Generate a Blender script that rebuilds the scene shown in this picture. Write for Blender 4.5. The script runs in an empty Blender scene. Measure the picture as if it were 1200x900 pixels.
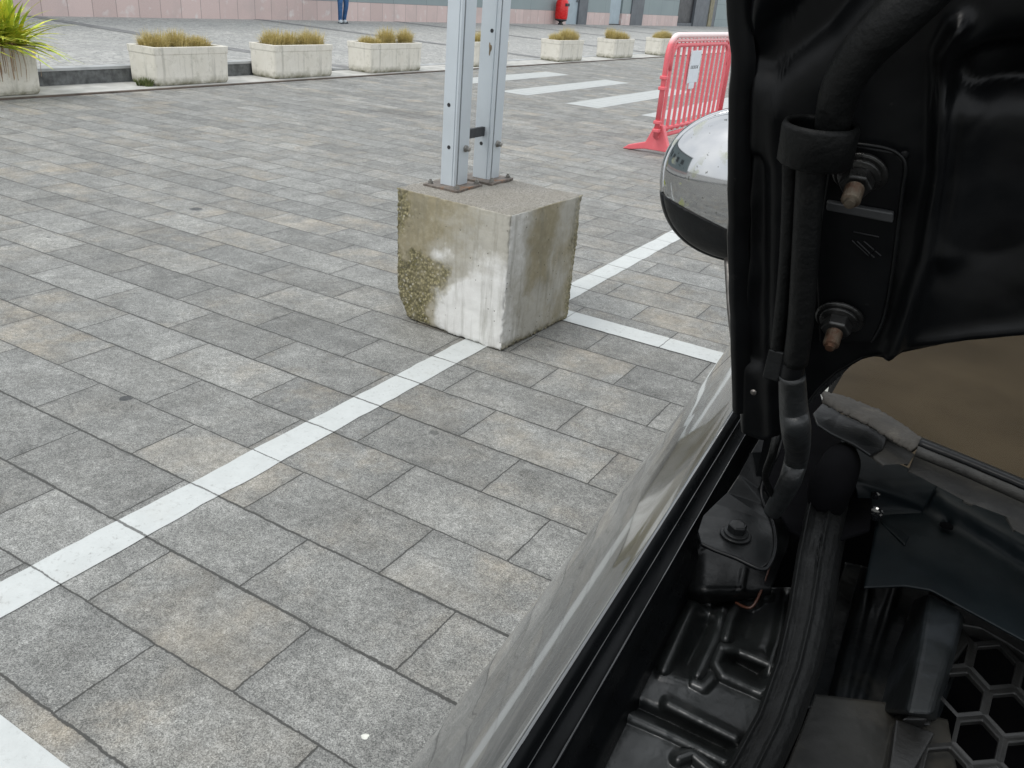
import bpy, bmesh, math, random
from mathutils import Vector, Matrix, noise
random.seed(7)
R = math.radians
S = bpy.context.scene
C = S.collection

# ------------------------------------------------------------------ camera
CAM = Vector((0.0, -0.658, 1.433))
RT = Vector((0.85612065, 0.51081875, 0.0782409)).normalized()
DN = Vector((0.28140637, -0.33383384, -0.89964739)).normalized()
FW = Vector((-0.43343729, 0.79222419, -0.42954969)).normalized()
F = 979.17
cam = bpy.data.objects.new('camera', bpy.data.cameras.new('camera'))
C.objects.link(cam)
m3 = Matrix((RT, -DN, -FW)).transposed()
cam.matrix_world = Matrix.Translation(CAM) @ m3.to_4x4()
cam.data.sensor_width = 36
cam.data.lens = 36 * F / 1200
cam.data.clip_start = 0.02
cam.data.clip_end = 2000
S.camera = cam
# ------------------------------------------------------------------ light
SUN_EL, SUN_AZ = R(58), R(215)       # azimuth clockwise from +Y
world = bpy.data.worlds.new('World'); S.world = world; world.use_nodes = True
nt = world.node_tree; nt.nodes.clear()
wo = nt.nodes.new('ShaderNodeOutputWorld'); bg = nt.nodes.new('ShaderNodeBackground')
sky = nt.nodes.new('ShaderNodeTexSky'); sky.sky_type = 'NISHITA'; sky.sun_disc = False
sky.sun_elevation = SUN_EL; sky.sun_rotation = SUN_AZ
sky.air_density = 1.0; sky.dust_density = 4.0; sky.ozone_density = 1.0
hs = nt.nodes.new('ShaderNodeHueSaturation'); hs.inputs['Saturation'].default_value = 0.3
hs.inputs['Value'].default_value = 1.0
# cloud cover: a pale even layer over the clear sky
tc = nt.nodes.new('ShaderNodeTexCoord'); cn = nt.nodes.new('ShaderNodeTexNoise')
cn.inputs['Scale'].default_value = 2.2; cn.inputs['Detail'].default_value = 5
nt.links.new(tc.outputs['Generated'], cn.inputs['Vector'])
cr = nt.nodes.new('ShaderNodeValToRGB')
cr.color_ramp.elements[0].position = .3; cr.color_ramp.elements[0].color = (7.2, 7.7, 8.3, 1)
cr.color_ramp.elements[1].position = .7; cr.color_ramp.elements[1].color = (10.5, 10.8, 11.0, 1)
nt.links.new(cn.outputs['Fac'], cr.inputs['Fac'])
mx = nt.nodes.new('ShaderNodeMix'); mx.data_type = 'RGBA'; mx.inputs['Factor'].default_value = .8
nt.links.new(sky.outputs['Color'], hs.inputs['Color'])
nt.links.new(hs.outputs['Color'], mx.inputs['A']); nt.links.new(cr.outputs['Color'], mx.inputs['B'])
nt.links.new(mx.outputs['Result'], bg.inputs['Color']); bg.inputs['Strength'].default_value = 0.115
nt.links.new(bg.outputs['Background'], wo.inputs['Surface'])
sl = bpy.data.lights.new('sun', 'SUN'); sl.energy = 0.8; sl.angle = R(18); sl.color = (1, .97, .92)
so = bpy.data.objects.new('sun', sl); C.objects.link(so)
sd = Vector((math.sin(SUN_AZ) * math.cos(SUN_EL), math.cos(SUN_AZ) * math.cos(SUN_EL), math.sin(SUN_EL)))
so.rotation_euler = sd.to_track_quat('Z', 'Y').to_euler()
S.view_settings.view_transform = 'Standard'; S.view_settings.look = 'None'
S.view_settings.exposure = 0.5; S.view_settings.gamma = 1
S.render.engine = 'CYCLES'

# ------------------------------------------------------------------ helpers
def ray(u, v):
    return RT * ((u - 600) / F) + DN * ((v - 450) / F) + FW
def hz(u, v, z):                      # point of the picture on the level plane z
    d = ray(u, v); return CAM + d * ((z - CAM.z) / d.z)
def onpl(u, v, p, n):
    d = ray(u, v); return CAM + d * ((p - CAM).dot(n) / d.dot(n))

def link(name, me, mat, parent=None, smooth=False, org=None, structure=False):
    o = bpy.data.objects.new(name, me); C.objects.link(o)
    if mat: me.materials.append(mat)
    if parent is not None:
        o.parent = parent
    if smooth:
        for p in me.polygons: p.use_smooth = True
    if structure: o['kind'] = 'structure'
    return o
def rootloc(p):
    v = Vector((0, 0, 0))
    while p is not None: v += p.location; p = p.parent
    return v
def build(name, bm, mat, parent=None, smooth=False, bevel=0, seg=2, structure=False, solid=0, local=False, angle=None):
    """world-space bmesh -> object (moved into its parent's frame)"""
    if parent is not None and not local:
        bmesh.ops.translate(bm, verts=bm.verts, vec=-rootloc(parent))
    me = bpy.data.meshes.new(name); bm.to_mesh(me); bm.free()
    o = link(name, me, mat, parent, smooth, structure=structure)
    if solid:
        s = o.modifiers.new('s', 'SOLIDIFY'); s.thickness = solid; s.offset = -1
    if bevel:
        b = o.modifiers.new('b', 'BEVEL'); b.width = bevel; b.segments = seg; b.limit_method = 'ANGLE'; b.angle_limit = R(35)
        b.harden_normals = False
    return o
def empty(name, loc, label, cat, group=None):
    o = bpy.data.objects.new(name, None); C.objects.link(o); o.location = loc
    o.empty_display_size = .2
    return tag(o, label, cat, group)
def tag(o, label, cat, group=None):
    o['label'] = label; o['category'] = cat
    if group: o['group'] = group
    return o
def box(bm, x0, x1, y0, y1, z0, z1, M=None):
    vs = [bm.verts.new((x, y, z)) for z in (z0, z1) for y in (y0, y1) for x in (x0, x1)]
    for f in ((0, 2, 3, 1), (4, 5, 7, 6), (0, 1, 5, 4), (2, 6, 7, 3), (0, 4, 6, 2), (1, 3, 7, 5)):
        bm.faces.new([vs[i] for i in f])
    if M is not None:
        for v in vs: v.co = M @ v.co
    return vs
def frame(d):
    d = d.normalized(); a = Vector((0, 0, 1)) if abs(d.z) < .9 else Vector((1, 0, 0))
    x = d.cross(a).normalized(); return x, d.cross(x).normalized()
def tube(bm, pts, rad, n=12, caps=True, flat=None):
    pts = [Vector(p) for p in pts]
    if not hasattr(rad, '__len__'): rad = [rad] * len(pts)
    rings = []; px = None
    for i, p in enumerate(pts):
        d = (pts[min(i + 1, len(pts) - 1)] - pts[max(i - 1, 0)])
        x, y = frame(d)
        if px is not None:
            x = (px - d.normalized() * px.dot(d.normalized())).normalized(); y = d.normalized().cross(x)
        px = x
        rings.append([bm.verts.new(p + x * math.cos(2 * math.pi * k / n) * rad[i] + y * math.sin(2 * math.pi * k / n) * rad[i]) for k in range(n)])
    for a, b in zip(rings, rings[1:]):
        for k in range(n):
            bm.faces.new((a[k], a[(k + 1) % n], b[(k + 1) % n], b[k]))
    if caps:
        bm.faces.new(rings[0][::-1]); bm.faces.new(rings[-1])
def smoothpath(pts, k=6):
    pts = [Vector(p) for p in pts]; out = []
    for i in range(len(pts) - 1):
        p0 = pts[max(i - 1, 0)]; p1 = pts[i]; p2 = pts[i + 1]; p3 = pts[min(i + 2, len(pts) - 1)]
        for j in range(k):
            t = j / k
            out.append(.5 * ((2 * p1) + (p2 - p0) * t + (2 * p0 - 5 * p1 + 4 * p2 - p3) * t * t + (3 * p1 - p0 - 3 * p2 + p3) * t ** 3))
    out.append(pts[-1]); return out
def grid(bm, fn, n, m):
    vs = [[bm.verts.new(fn(i / n, j / m)) for j in range(m + 1)] for i in range(n + 1)]
    for i in range(n):
        for j in range(m):
            bm.faces.new((vs[i][j], vs[i + 1][j], vs[i + 1][j + 1], vs[i][j + 1]))
    return vs
def lathe(bm, prof, c, ax=Vector((0, 0, 1)), n=24):
    ax = ax.normalized(); x, y = frame(ax); rings = []
    for r, h in prof:
        rings.append([bm.verts.new(Vector(c) + ax * h + (x * math.cos(2 * math.pi * k / n) + y * math.sin(2 * math.pi * k / n)) * max(r, 1e-5)) for k in range(n)])
    for a, b in zip(rings, rings[1:]):
        for k in range(n): bm.faces.new((a[k], a[(k + 1) % n], b[(k + 1) % n], b[k]))
    bm.faces.new(rings[0][::-1]); bm.faces.new(rings[-1])
def prism(bm, poly, off):
    """polygon (3D points) extruded by vector off"""
    a = [bm.verts.new(Vector(p)) for p in poly]; b = [bm.verts.new(Vector(p) + off) for p in poly]
    bm.faces.new(a[::-1]); bm.faces.new(b); n = len(a)
    for i in range(n): bm.faces.new((a[i], a[(i + 1) % n], b[(i + 1) % n], b[i]))
def segd(p, a, b):
    ax, ay = a; bx, by = b; dx, dy = bx - ax, by - ay
    t = ((p[0] - ax) * dx + (p[1] - ay) * dy) / (dx * dx + dy * dy + 1e-12); t = max(0, min(1, t))
    return math.hypot(p[0] - ax - t * dx, p[1] - ay - t * dy)
def polyd(p, pts): return min(segd(p, a, b) for a, b in zip(pts, pts[1:]))
def sm(a, b, x):
    t = max(0, min(1, (x - a) / (b - a))); return t * t * (3 - 2 * t)
def bump(d, w): return math.exp(-(d / w) ** 2)
def interp(tab, x):
    if x <= tab[0][0]: return tab[0][1]
    for (a, va), (b, vb) in zip(tab, tab[1:]):
        if x <= b: return va + (vb - va) * (x - a) / (b - a)
    return tab[-1][1]
def along(pts, t):
    L = [math.dist(a, b) for a, b in zip(pts, pts[1:])]; s = t * sum(L)
    for (a, b), l in zip(zip(pts, pts[1:]), L):
        if s <= l or (a, b) == (pts[-2], pts[-1]):
            k = min(1, s / l) if l else 0
            return tuple(a[q] + (b[q] - a[q]) * k for q in range(len(a)))
        s -= l
def coons(top, bottom, left, right):
    def f(s, t):
        T = along(top, s); B = along(bottom, s); L = along(left, t); Rr = along(right, t)
        c = [top[0], top[-1], bottom[0], bottom[-1]]
        return tuple((1 - t) * T[q] + t * B[q] + (1 - s) * L[q] + s * Rr[q] - ((1 - s) * (1 - t) * c[0][q] + s * (1 - t) * c[1][q] + (1 - s) * t * c[2][q] + s * t * c[3][q]) for q in (0, 1))
    return f

# ------------------------------------------------------------------ materials
class N:
    def __init__(s, name):
        s.m = bpy.data.materials.new(name); s.m.use_nodes = True; s.t = s.m.node_tree
        s.b = s.t.nodes['Principled BSDF']
    def new(s, typ, **k):
        n = s.t.nodes.new(typ)
        for a, v in k.items(): setattr(n, a, v)
        return n
    def ln(s, a, b): s.t.links.new(a, b)
    def set(s, sock, v):
        if hasattr(v, 'is_output'): s.ln(v, sock)
        else: sock.default_value = v
    def math(s, op, a, b=None, c=None, clamp=False):
        n = s.new('ShaderNodeMath', operation=op, use_clamp=clamp)
        s.set(n.inputs[0], a)
        if b is not None: s.set(n.inputs[1], b)
        if c is not None: s.set(n.inputs[2], c)
        return n.outputs[0]
    def mr(s, v, a, b, c=0, d=1, smooth=False):
        n = s.new('ShaderNodeMapRange', clamp=True)
        if smooth: n.interpolation_type = 'SMOOTHSTEP'
        s.set(n.inputs[0], v)
        for i, q in enumerate((a, b, c, d)): s.set(n.inputs[i + 1], q)
        return n.outputs[0]
    def mix(s, f, a, b, mode='MIX'):
        n = s.new('ShaderNodeMix', data_type='RGBA', blend_type=mode)
        s.set(n.inputs['Factor'], f)
        for nm, v in (('A', a), ('B', b)):
            if isinstance(v, tuple): v = (*v, 1)[:4]
            s.set(n.inputs[nm], v)
        return n.outputs['Result']
    def noise(s, scale, detail=4, rough=.55, vec=None, dims='3D'):
        n = s.new('ShaderNodeTexNoise', noise_dimensions=dims)
        n.inputs['Scale'].default_value = scale; n.inputs['Detail'].default_value = detail; n.inputs['Roughness'].default_value = rough
        s.ln(vec if vec is not None else s.obj(), n.inputs['Vector']); return n.outputs['Fac']
    def vor(s, scale, feature='F1', vec=None, out='Distance'):
        n = s.new('ShaderNodeTexVoronoi', feature=feature); n.inputs['Scale'].default_value = scale
        s.ln(vec if vec is not None else s.obj(), n.inputs['Vector']); return n.outputs[out]
    def obj(s):
        if not hasattr(s, '_o'): s._o = s.new('ShaderNodeTexCoord').outputs['Object']
        return s._o
    def sep(s, v):
        n = s.new('ShaderNodeSeparateXYZ'); s.ln(v, n.inputs[0]); return n.outputs
    def bumpn(s, h, strength=.3, dist=.01, nrm=None):
        n = s.new('ShaderNodeBump'); n.inputs['Strength'].default_value = strength; n.inputs['Distance'].default_value = dist
        s.ln(h, n.inputs['Height'])
        if nrm is not None: s.ln(nrm, n.inputs['Normal'])
        return n.outputs[0]
    def out(s, col=None, rough=None, nrm=None, metal=None, coat=None, spec=None):
        if col is not None:
            s.set(s.b.inputs['Base Color'], (*col, 1)[:4] if isinstance(col, tuple) else col)
        if rough is not None: s.set(s.b.inputs['Roughness'], rough)
        if nrm is not None: s.ln(nrm, s.b.inputs['Normal'])
        if metal is not None: s.set(s.b.inputs['Metallic'], metal)
        if coat is not None: s.b.inputs['Coat Weight'].default_value = coat; s.b.inputs['Coat Roughness'].default_value = .03
        if spec is not None: s.b.inputs['Specular IOR Level'].default_value = spec
        return s.m
def plain(name, col, rough=.6, metal=0, var=.25, scale=30, bump=.1, coat=None, spec=None, spots=None, bd=.002):
    n = N(name); f = n.noise(scale, 6)
    c2 = tuple(max(0, c * (1 - var)) for c in col); c3 = tuple(min(1, c * (1 + var)) for c in col)
    col_ = n.mix(n.mr(f, .3, .7), c2, c3)
    if spots:
        g = n.noise(spots[1], 8, .7); col_ = n.mix(n.mr(g, spots[2], spots[2] + .12), col_, spots[0])
    r = n.mr(n.noise(scale * 1.7, 3), .3, .7, max(0, rough - .08), min(1, rough + .08))
    return n.out(col_, r, n.bumpn(n.noise(scale * 6, 3), bump, bd) if bump else None, metal, coat, spec)

PW = 0.25
def paver_mask(n, jw=.0019):
    """running-bond slabs 0.50 x 0.25 m: returns joint mask, per-slab random, vector"""
    o = n.obj()
    wob = n.new('ShaderNodeTexNoise'); wob.inputs['Scale'].default_value = 22; wob.inputs['Detail'].default_value = 6
    n.ln(o, wob.inputs['Vector'])
    sub = n.new('ShaderNodeVectorMath', operation='SUBTRACT'); n.ln(wob.outputs['Color'], sub.inputs[0]); sub.inputs[1].default_value = (.5, .5, .5)
    mad = n.new('ShaderNodeVectorMath', operation='MULTIPLY_ADD'); n.ln(sub.outputs[0], mad.inputs[0]); mad.inputs[1].default_value = (.009, .009, 0); n.ln(o, mad.inputs[2])
    wob2 = n.new('ShaderNodeTexNoise'); wob2.inputs['Scale'].default_value = 150; wob2.inputs['Detail'].default_value = 2; n.ln(o, wob2.inputs['Vector'])
    sub2 = n.new('ShaderNodeVectorMath', operation='SUBTRACT'); n.ln(wob2.outputs['Color'], sub2.inputs[0]); sub2.inputs[1].default_value = (.5, .5, .5)
    mad2 = n.new('ShaderNodeVectorMath', operation='MULTIPLY_ADD'); n.ln(sub2.outputs[0], mad2.inputs[0]); mad2.inputs[1].default_value = (.0055, .0055, 0); n.ln(mad.outputs[0], mad2.inputs[2])
    x, y, z = n.sep(mad2.outputs[0])
    yy = n.math('DIVIDE', y, PW); row = n.math('FLOOR', yy); fy = n.math('SUBTRACT', yy, row)
    xx = n.math('DIVIDE', x, PW)
    u = n.math('MULTIPLY', n.math('SUBTRACT', n.math('SUBTRACT', xx, .51), row), .5)
    col = n.math('FLOOR', u); fu = n.math('SUBTRACT', u, col)
    dx = n.math('MULTIPLY', n.math('MINIMUM', fu, n.math('SUBTRACT', 1, fu)), 2 * PW)
    dy = n.math('MULTIPLY', n.math('MINIMUM', fy, n.math('SUBTRACT', 1, fy)), PW)
    # long joints vary in width from row to row
    rr = n.new('ShaderNodeTexWhiteNoise', noise_dimensions='1D'); n.ln(n.math('FLOOR', n.math('ADD', yy, .5)), rr.inputs['W'])
    wy = n.mr(rr.outputs['Value'], 0, 1, jw * .75, jw * 1.7)
    ny = n.noise(9, 2); wy = n.math('MULTIPLY', wy, n.mr(ny, .3, .7, .6, 1.3))
    wx = n.math('MULTIPLY', n.mr(ny, .3, .7, .9, .5), jw)
    my = n.mr(n.math('SUBTRACT', dy, wy), 0, .0016, 1, 0); mxx = n.mr(n.math('SUBTRACT', dx, wx), 0, .0016, 1, 0)
    mask = n.math('MAXIMUM', mxx, my)
    cv = n.new('ShaderNodeCombineXYZ'); n.ln(col, cv.inputs[0]); n.ln(row, cv.inputs[1])
    wn = n.new('ShaderNodeTexWhiteNoise', noise_dimensions='3D'); n.ln(cv.outputs[0], wn.inputs['Vector'])
    edge = n.math('MINIMUM', dx, dy)
    return mask, wn.outputs['Value'], wn.outputs['Color'], edge, (x, y)

def spot(n, x, y, cx, cy, r, seed=0):
    dx = n.math('SUBTRACT', x, cx); dy = n.math('SUBTRACT', y, cy)
    d = n.math('SQRT', n.math('ADD', n.math('MULTIPLY', dx, dx), n.math('MULTIPLY', dy, dy)))
    d = n.math('ADD', d, n.math('MULTIPLY', n.math('SUBTRACT', n.noise(60, 2), .5), r * .9))
    return n.mr(d, r * .85, r * 1.05, 1, 0)

def mat_pavers():
    n = N('concrete_pavers'); mask, rv, rc, edge, (x, y) = paver_mask(n)
    base = n.mix(rv, (.185, .187, .184), (.325, .319, .296))
    sr = n.sep(rc)
    warm = n.math('MULTIPLY', n.mr(n.noise(5, 4), .47, .68), n.mr(sr[0], .35, .85))
    base = n.mix(n.math('MULTIPLY', warm, .85), base, (.37, .31, .23))
    def slabn(sc, det, rg, off):       # mottling that starts afresh on every slab
        q = n.new('ShaderNodeTexNoise', noise_dimensions='4D'); q.inputs['Scale'].default_value = sc; q.inputs['Detail'].default_value = det; q.inputs['Roughness'].default_value = rg
        n.ln(n.obj(), q.inputs['Vector']); n.ln(n.math('MULTIPLY_ADD', rv, 37.0, off), q.inputs['W']); return q.outputs['Fac']
    base = n.mix(n.mr(slabn(4.5, 7, .7, 0), .48, .66, 0, .60), base, (.125, .128, .124))
    base = n.mix(n.mr(slabn(6.5, 7, .7, 9), .50, .66, 0, .45), base, (.37, .365, .335))
    base = n.mix(n.math('MULTIPLY', n.mr(slabn(3.2, 5, .6, 23), .55, .68), n.mr(sr[2], .45, .8)), base, n.mix(.7, base, (.42, .33, .21)))
    # darker weathered blotches and pale dusty ones
    base = n.mix(n.mr(n.noise(2.6, 8, .65), .42, .68, 0, .6), base, (.145, .148, .145))
    base = n.mix(n.mr(n.noise(.55, 5, .6), .45, .7, 0, .4), base, (.15, .152, .15))
    base = n.mix(n.math('MULTIPLY', n.mr(n.noise(5.5, 8, .75), .52, .62), n.mr(sr[1], .35, .8)), base, n.mix(.5, base, (.12, .122, .12)))
    base = n.mix(n.mr(n.noise(9, 8, .75), .48, .68, 0, .55), base, (.38, .38, .365))
    base = n.mix(n.mr(n.noise(26, 8, .85), .44, .62, 0, .75), base, (.115, .117, .112))
    base = n.mix(n.math('MULTIPLY', spot(n, x, y, -1.93, 2.50, .50), .5), base, n.mix(.55, base, (.13, .11, .08)))  # brown stain round the block foot, doubling as its painted contact shadow
    base = n.mix(n.math('MULTIPLY', n.mr(n.noise(1.7, 9, .72), .56, .66), .6), base, (.125, .12, .108))
    # exposed fine aggregate
    g = n.new('ShaderNodeTexVoronoi'); g.inputs['Scale'].default_value = 420; n.ln(n.obj(), g.inputs['Vector'])
    gs = n.sep(g.outputs['Color'])
    base = n.mix(n.mr(gs[0], .05, .95, .0, 1), n.mix(.62, base, (.055, .057, .054)), n.mix(.26, base, (.60, .60, .56)))
    base = n.mix(n.math('MULTIPLY', n.mr(gs[1], .98, .99), .35), base, (.7, .7, .65))
    # grime in towards the edges of a slab
    base = n.mix(n.math('MULTIPLY', n.mr(edge, 0, .022, .45, 0), n.mr(n.noise(12, 3), .35, .65)), base, (.10, .10, .098))
    # chewing-gum and oil marks trodden into the slabs
    v = n.new('ShaderNodeTexVoronoi'); v.inputs['Scale'].default_value = 2.3; n.ln(n.obj(), v.inputs['Vector']); vs = n.sep(v.outputs['Color'])
    gum = n.math('MULTIPLY', n.mr(v.outputs['Distance'], .03, .036, 1, 0), n.mr(vs[0], .72, .74))
    base = n.mix(n.math('MULTIPLY', gum, .75), base, (.05, .052, .055))
    v2 = n.new('ShaderNodeTexVoronoi'); v2.inputs['Scale'].default_value = 3.1; n.ln(n.obj(), v2.inputs['Vector']); v2s = n.sep(v2.outputs['Color'])
    wsp = n.math('MULTIPLY', n.mr(v2.outputs['Distance'], .018, .024, 1, 0), n.mr(v2s[1], .8, .82))
    base = n.mix(n.math('MULTIPLY', wsp, .7), base, (.6, .6, .58))
    p = hz(428, 863, 0); base = n.mix(spot(n, x, y, p.x, p.y, .0085), base, (.68, .68, .62))
    p = hz(147, 467, 0); base = n.mix(n.math('MULTIPLY', spot(n, x, y, p.x, p.y, .022), .8), base, (.045, .05, .055))
    p = hz(509, 507, 0); base = n.mix(n.math('MULTIPLY', spot(n, x, y, p.x, p.y, .018), .6), base, (.07, .072, .07))
    p = hz(230, 245, 0); base = n.mix(n.math('MULTIPLY', spot(n, x, y, p.x, p.y, .04), .8), base, (.045, .05, .055))
    p = hz(475, 133, 0); base = n.mix(n.math('MULTIPLY', spot(n, x, y, p.x, p.y, .38), .45), base, (.09, .088, .082))
    base = n.mix(n.math('MULTIPLY', n.mr(slabn(3.0, 6, .65, 31), .46, .66), n.mr(sr[2], .5, .9, 0, .42)), base, (.36, .305, .225))
    k_ = n.math('MULTIPLY', n.mr(slabn(5.0, 8, .75, 5), .36, .64, .76, 1.24), n.mr(sr[1], 0, 1, .87, 1.15))
    k_ = n.math('MULTIPLY', k_, n.mr(n.noise(48, 6, .8), .38, .62, .80, 1.17))
    vm = n.new('ShaderNodeVectorMath', operation='SCALE'); n.ln(base, vm.inputs[0]); n.ln(k_, vm.inputs['Scale']); base = vm.outputs[0]
    col = n.mix(n.math('MULTIPLY', mask, .93), base, (.05, .05, .046))
    h = n.math('SUBTRACT', n.math('MULTIPLY', n.noise(300, 3, .7), .12), mask)
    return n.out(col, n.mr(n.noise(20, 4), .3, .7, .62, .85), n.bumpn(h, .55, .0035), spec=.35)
def mat_paint(name='road_paint', k=1.0):
    n = N(name); mask, rv, rc, edge, (x, y) = paver_mask(n)
    base = n.mix(n.noise(14, 6, .7), (.42 * k, .44 * k, .43 * k), (.575 * k, .595 * k, .585 * k))
    base = n.mix(n.mr(n.noise(130, 4, .7), .56, .72, 0, .5), base, (.42, .43, .42))
    base = n.mix(n.mr(n.noise(6, 6, .7), .55, .8, 0, .5), base, (.45, .45, .42))
    wear = n.math('MULTIPLY', n.mr(n.noise(48, 8, .8), .56, .64), n.mr(n.noise(4, 3), .34, .58))
    base = n.mix(n.math('MULTIPLY', wear, .8), base, (.25, .25, .24))
    col = n.mix(n.math('MULTIPLY', mask, .85), base, (.07, .07, .065))
    h = n.math('SUBTRACT', n.math('MULTIPLY', n.noise(260, 3, .7), .2), mask)
    return n.out(col, .6, n.bumpn(h, .5, .003))

# ------------------------------------------------------------------ ground
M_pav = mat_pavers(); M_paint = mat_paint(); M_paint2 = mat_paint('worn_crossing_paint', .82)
bm = bmesh.new()
for a, b, c, d in ((-8.78, 300, -300, 300), (-300, -8.78, -300, 300)):
    vs = [bm.verts.new(p) for p in ((a, c, 0), (b, c, 0), (b, d, 0), (a, d, 0))]; bm.faces.new(vs)
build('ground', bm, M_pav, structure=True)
def sheet(name, rects, z=.0022, mat=M_paint):
    bm = bmesh.new()
    for x0, x1, y0, y1 in rects:
        nx = 2; ny = max(2, int((y1 - y0) / .05)) if (y1 - y0) > (x1 - x0) else 2
        if (x1 - x0) > (y1 - y0): nx = max(2, int((x1 - x0) / .05))
        def fn(a, b):
            X = x0 + (x1 - x0) * a; Y = y0 + (y1 - y0) * b
            e = .006
            if a in (0, 1) : X += e * noise.noise((X * 9, Y * 14, 1))
            if b in (0, 1) : Y += e * noise.noise((X * 14, Y * 9, 4))
            return (X, Y, z)
        grid(bm, fn, nx, ny)
    return build(name, bm, mat, structure=True)
sheet('parking_line', [(-1.845, -1.725, -.06, 16)])
sheet('parking_line', [(-1.725, 4.5, 2.752, 2.895)])
sheet('parking_line', [(-6, 4.5, -.21, -.06)])
for x0, x1, y0 in ((-8.0, -7.5, 10.85), (-6.76, -6.28, 10.5), (-5.53, -5.03, 10.3), (-4.38, -3.9, 10.28), (-3.2, -2.75, 10.28)):
    sheet('crossing_stripe', [(x0, x1, y0, 14.25)], mat=M_paint2)

# raised plaza beyond the kerb
def kh(Y): return .012 + .175 * (1 - sm(8.6, 10.4, Y))
def ph(X, Y): return .012 + (kh(Y) - .012) * (1 - sm(9.3, 15.5, -X))
n = N('granite_setts')
vv = n.new('ShaderNodeTexVoronoi', feature='DISTANCE_TO_EDGE'); vv.inputs['Scale'].default_value = 11; n.ln(n.obj(), vv.inputs['Vector'])
vc = n.sep(n.vor(11, out='Color'))
c = n.mix(vc[0], (.28, .285, .275), (.48, .475, .455))
c = n.mix(n.mr(n.noise(.7, 6), .4, .7, 0, .6), c, (.30, .30, .295))
c = n.mix(n.mr(n.noise(3, 6, .7), .5, .75, 0, .5), c, (.52, .50, .46))
c = n.mix(n.mr(vv.outputs['Distance'], 0, .10, .75, 0), c, (.16, .16, .15))
n.out(c, .8, n.bumpn(vv.outputs['Distance'], .4, .02)); M_sett = n.m
M_strip = plain('dark_paving_band', (.20, .20, .20), .8, var=.3, scale=6, bump=.2)
bm = bmesh.new()
ys = [-60, -20, 0] + [3 + i * .5 for i in range(18)] + [14, 20, 40, 90, 160]; xs = [-9.50 - i * .5 for i in range(14)] + [-19.2, -40]
vs = [[bm.verts.new((x, y, ph(x, y))) for y in ys] for x in xs]
for i in range(len(xs) - 1):
    for j in range(len(ys) - 1): bm.faces.new((vs[i + 1][j], vs[i][j], vs[i][j + 1], vs[i + 1][j + 1]))
build('plaza', bm, M_sett, structure=True)
for Y0, w in ((4.0, .3), (10.25, .34), (16.85, .34), (23.1, .34), (29.4, .34), (35.7, .34), (42, .34)):
    bm = bmesh.new(); grid(bm, lambda a, b: (-9.56 - a * 9.5, Y0 + b * w + a * .6, ph(-9.56 - a * 9.5, Y0 + b * w + a * .6) + .006), 30, 1)
    bmesh.ops.reverse_faces(bm, faces=bm.faces)
    build('paving_band', bm, M_strip, structure=True)
for X0, w in ():
    bm = bmesh.new(); grid(bm, lambda a, b: (X0 + b * w, -5 + a * 75, ph(X0 + b * w, -5 + a * 75) + .011), 150, 1)
    bmesh.ops.reverse_faces(bm, faces=bm.faces)
    build('paving_band', bm, M_strip, structure=True)
# kerb: pale top edge, dark riser; gutter strip and rusty channel
M_kerbtop = plain('kerb_edge_stone', (.36, .37, .37), .8, var=.2, scale=5)
M_riser = plain('dark_kerb_riser', (.105, .11, .11), .85, var=.45, scale=14, spots=((.3, .3, .28), 25, .66))
bm = bmesh.new(); grid(bm, lambda a, b: (-9.46 - .002 * b, -20 + a * 30.6, b * (kh(-20 + a * 30.6) - .004)), 120, 1)
build('kerb_riser', bm, M_riser, structure=True)
bm = bmesh.new()
grid(bm, lambda a, b: (-9.452 - .16 * b, -20 + a * 110, kh(-20 + a * 110) + .004 ), 400, 1)
grid(bm, lambda a, b: (-9.452, -20 + a * 110, kh(-20 + a * 110) + .004 - .03 * (1 - b)), 400, 1)
build('kerb_edge', bm, M_kerbtop, structure=True)
M_gut = plain('gutter_concrete', (.43, .425, .40), .85, var=.25, scale=4, spots=((.2, .19, .17), 8, .62))
bm = bmesh.new(); box(bm, -9.458, -8.83, -20, 90, -.05, .008); build('gutter', bm, M_gut, structure=True)
M_rust = plain('rusty_steel_channel', (.085, .065, .052), .8, var=.4, scale=6)
bm = bmesh.new(); box(bm, -8.83, -8.765, -20, 90, -.05, .013); build('drain_channel', bm, M_rust, structure=True)

# ------------------------------------------------------------------ building
M_gran = N('pink_granite')
n = M_gran; x, y, z = n.sep(n.obj())
rr = n.new('ShaderNodeTexWhiteNoise', noise_dimensions='1D'); n.ln(n.math('FLOOR', n.math('DIVIDE', y, .62)), rr.inputs['W'])
c = n.mix(rr.outputs['Value'], (.50, .385, .36), (.60, .47, .44))
c = n.mix(n.mr(n.noise(60, 5, .7), .45, .7, 0, .45), c, (.72, .62, .6)); c = n.mix(n.mr(n.noise(1.3, 5), .5, .75, 0, .5), c, (.42, .36, .34))
c = n.mix(n.mr(n.noise(3, 4), .6, .72, 0, .7), c, (.66, .64, .62))
j = n.math('MODULO', n.math('ADD', y, 620), .62); c = n.mix(n.mr(n.math('MINIMUM', j, n.math('SUBTRACT', .62, j)), .004, .014, .65, 0), c, (.18, .14, .13))
M_gran = n.out(c, .55)
n = N('teal_grey_cladding'); x, y, z = n.sep(n.obj())
c = n.mix(n.noise(.8, 5), (.205, .255, .262), (.265, .315, .32))
j = n.math('MODULO', n.math('ADD', y, 930), 1.86); e1 = n.mr(n.math('MINIMUM', j, n.math('SUBTRACT', 1.86, j)), .006, .02, .5, 0)
k = n.math('MODULO', n.math('ADD', z, 9.45), .9); e2 = n.mr(n.math('MINIMUM', k, n.math('SUBTRACT', .9, k)), .006, .02, .5, 0)
c = n.mix(n.math('MAXIMUM', e1, e2), c, (.1, .12, .12)); M_clad = n.out(c, .6)
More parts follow.
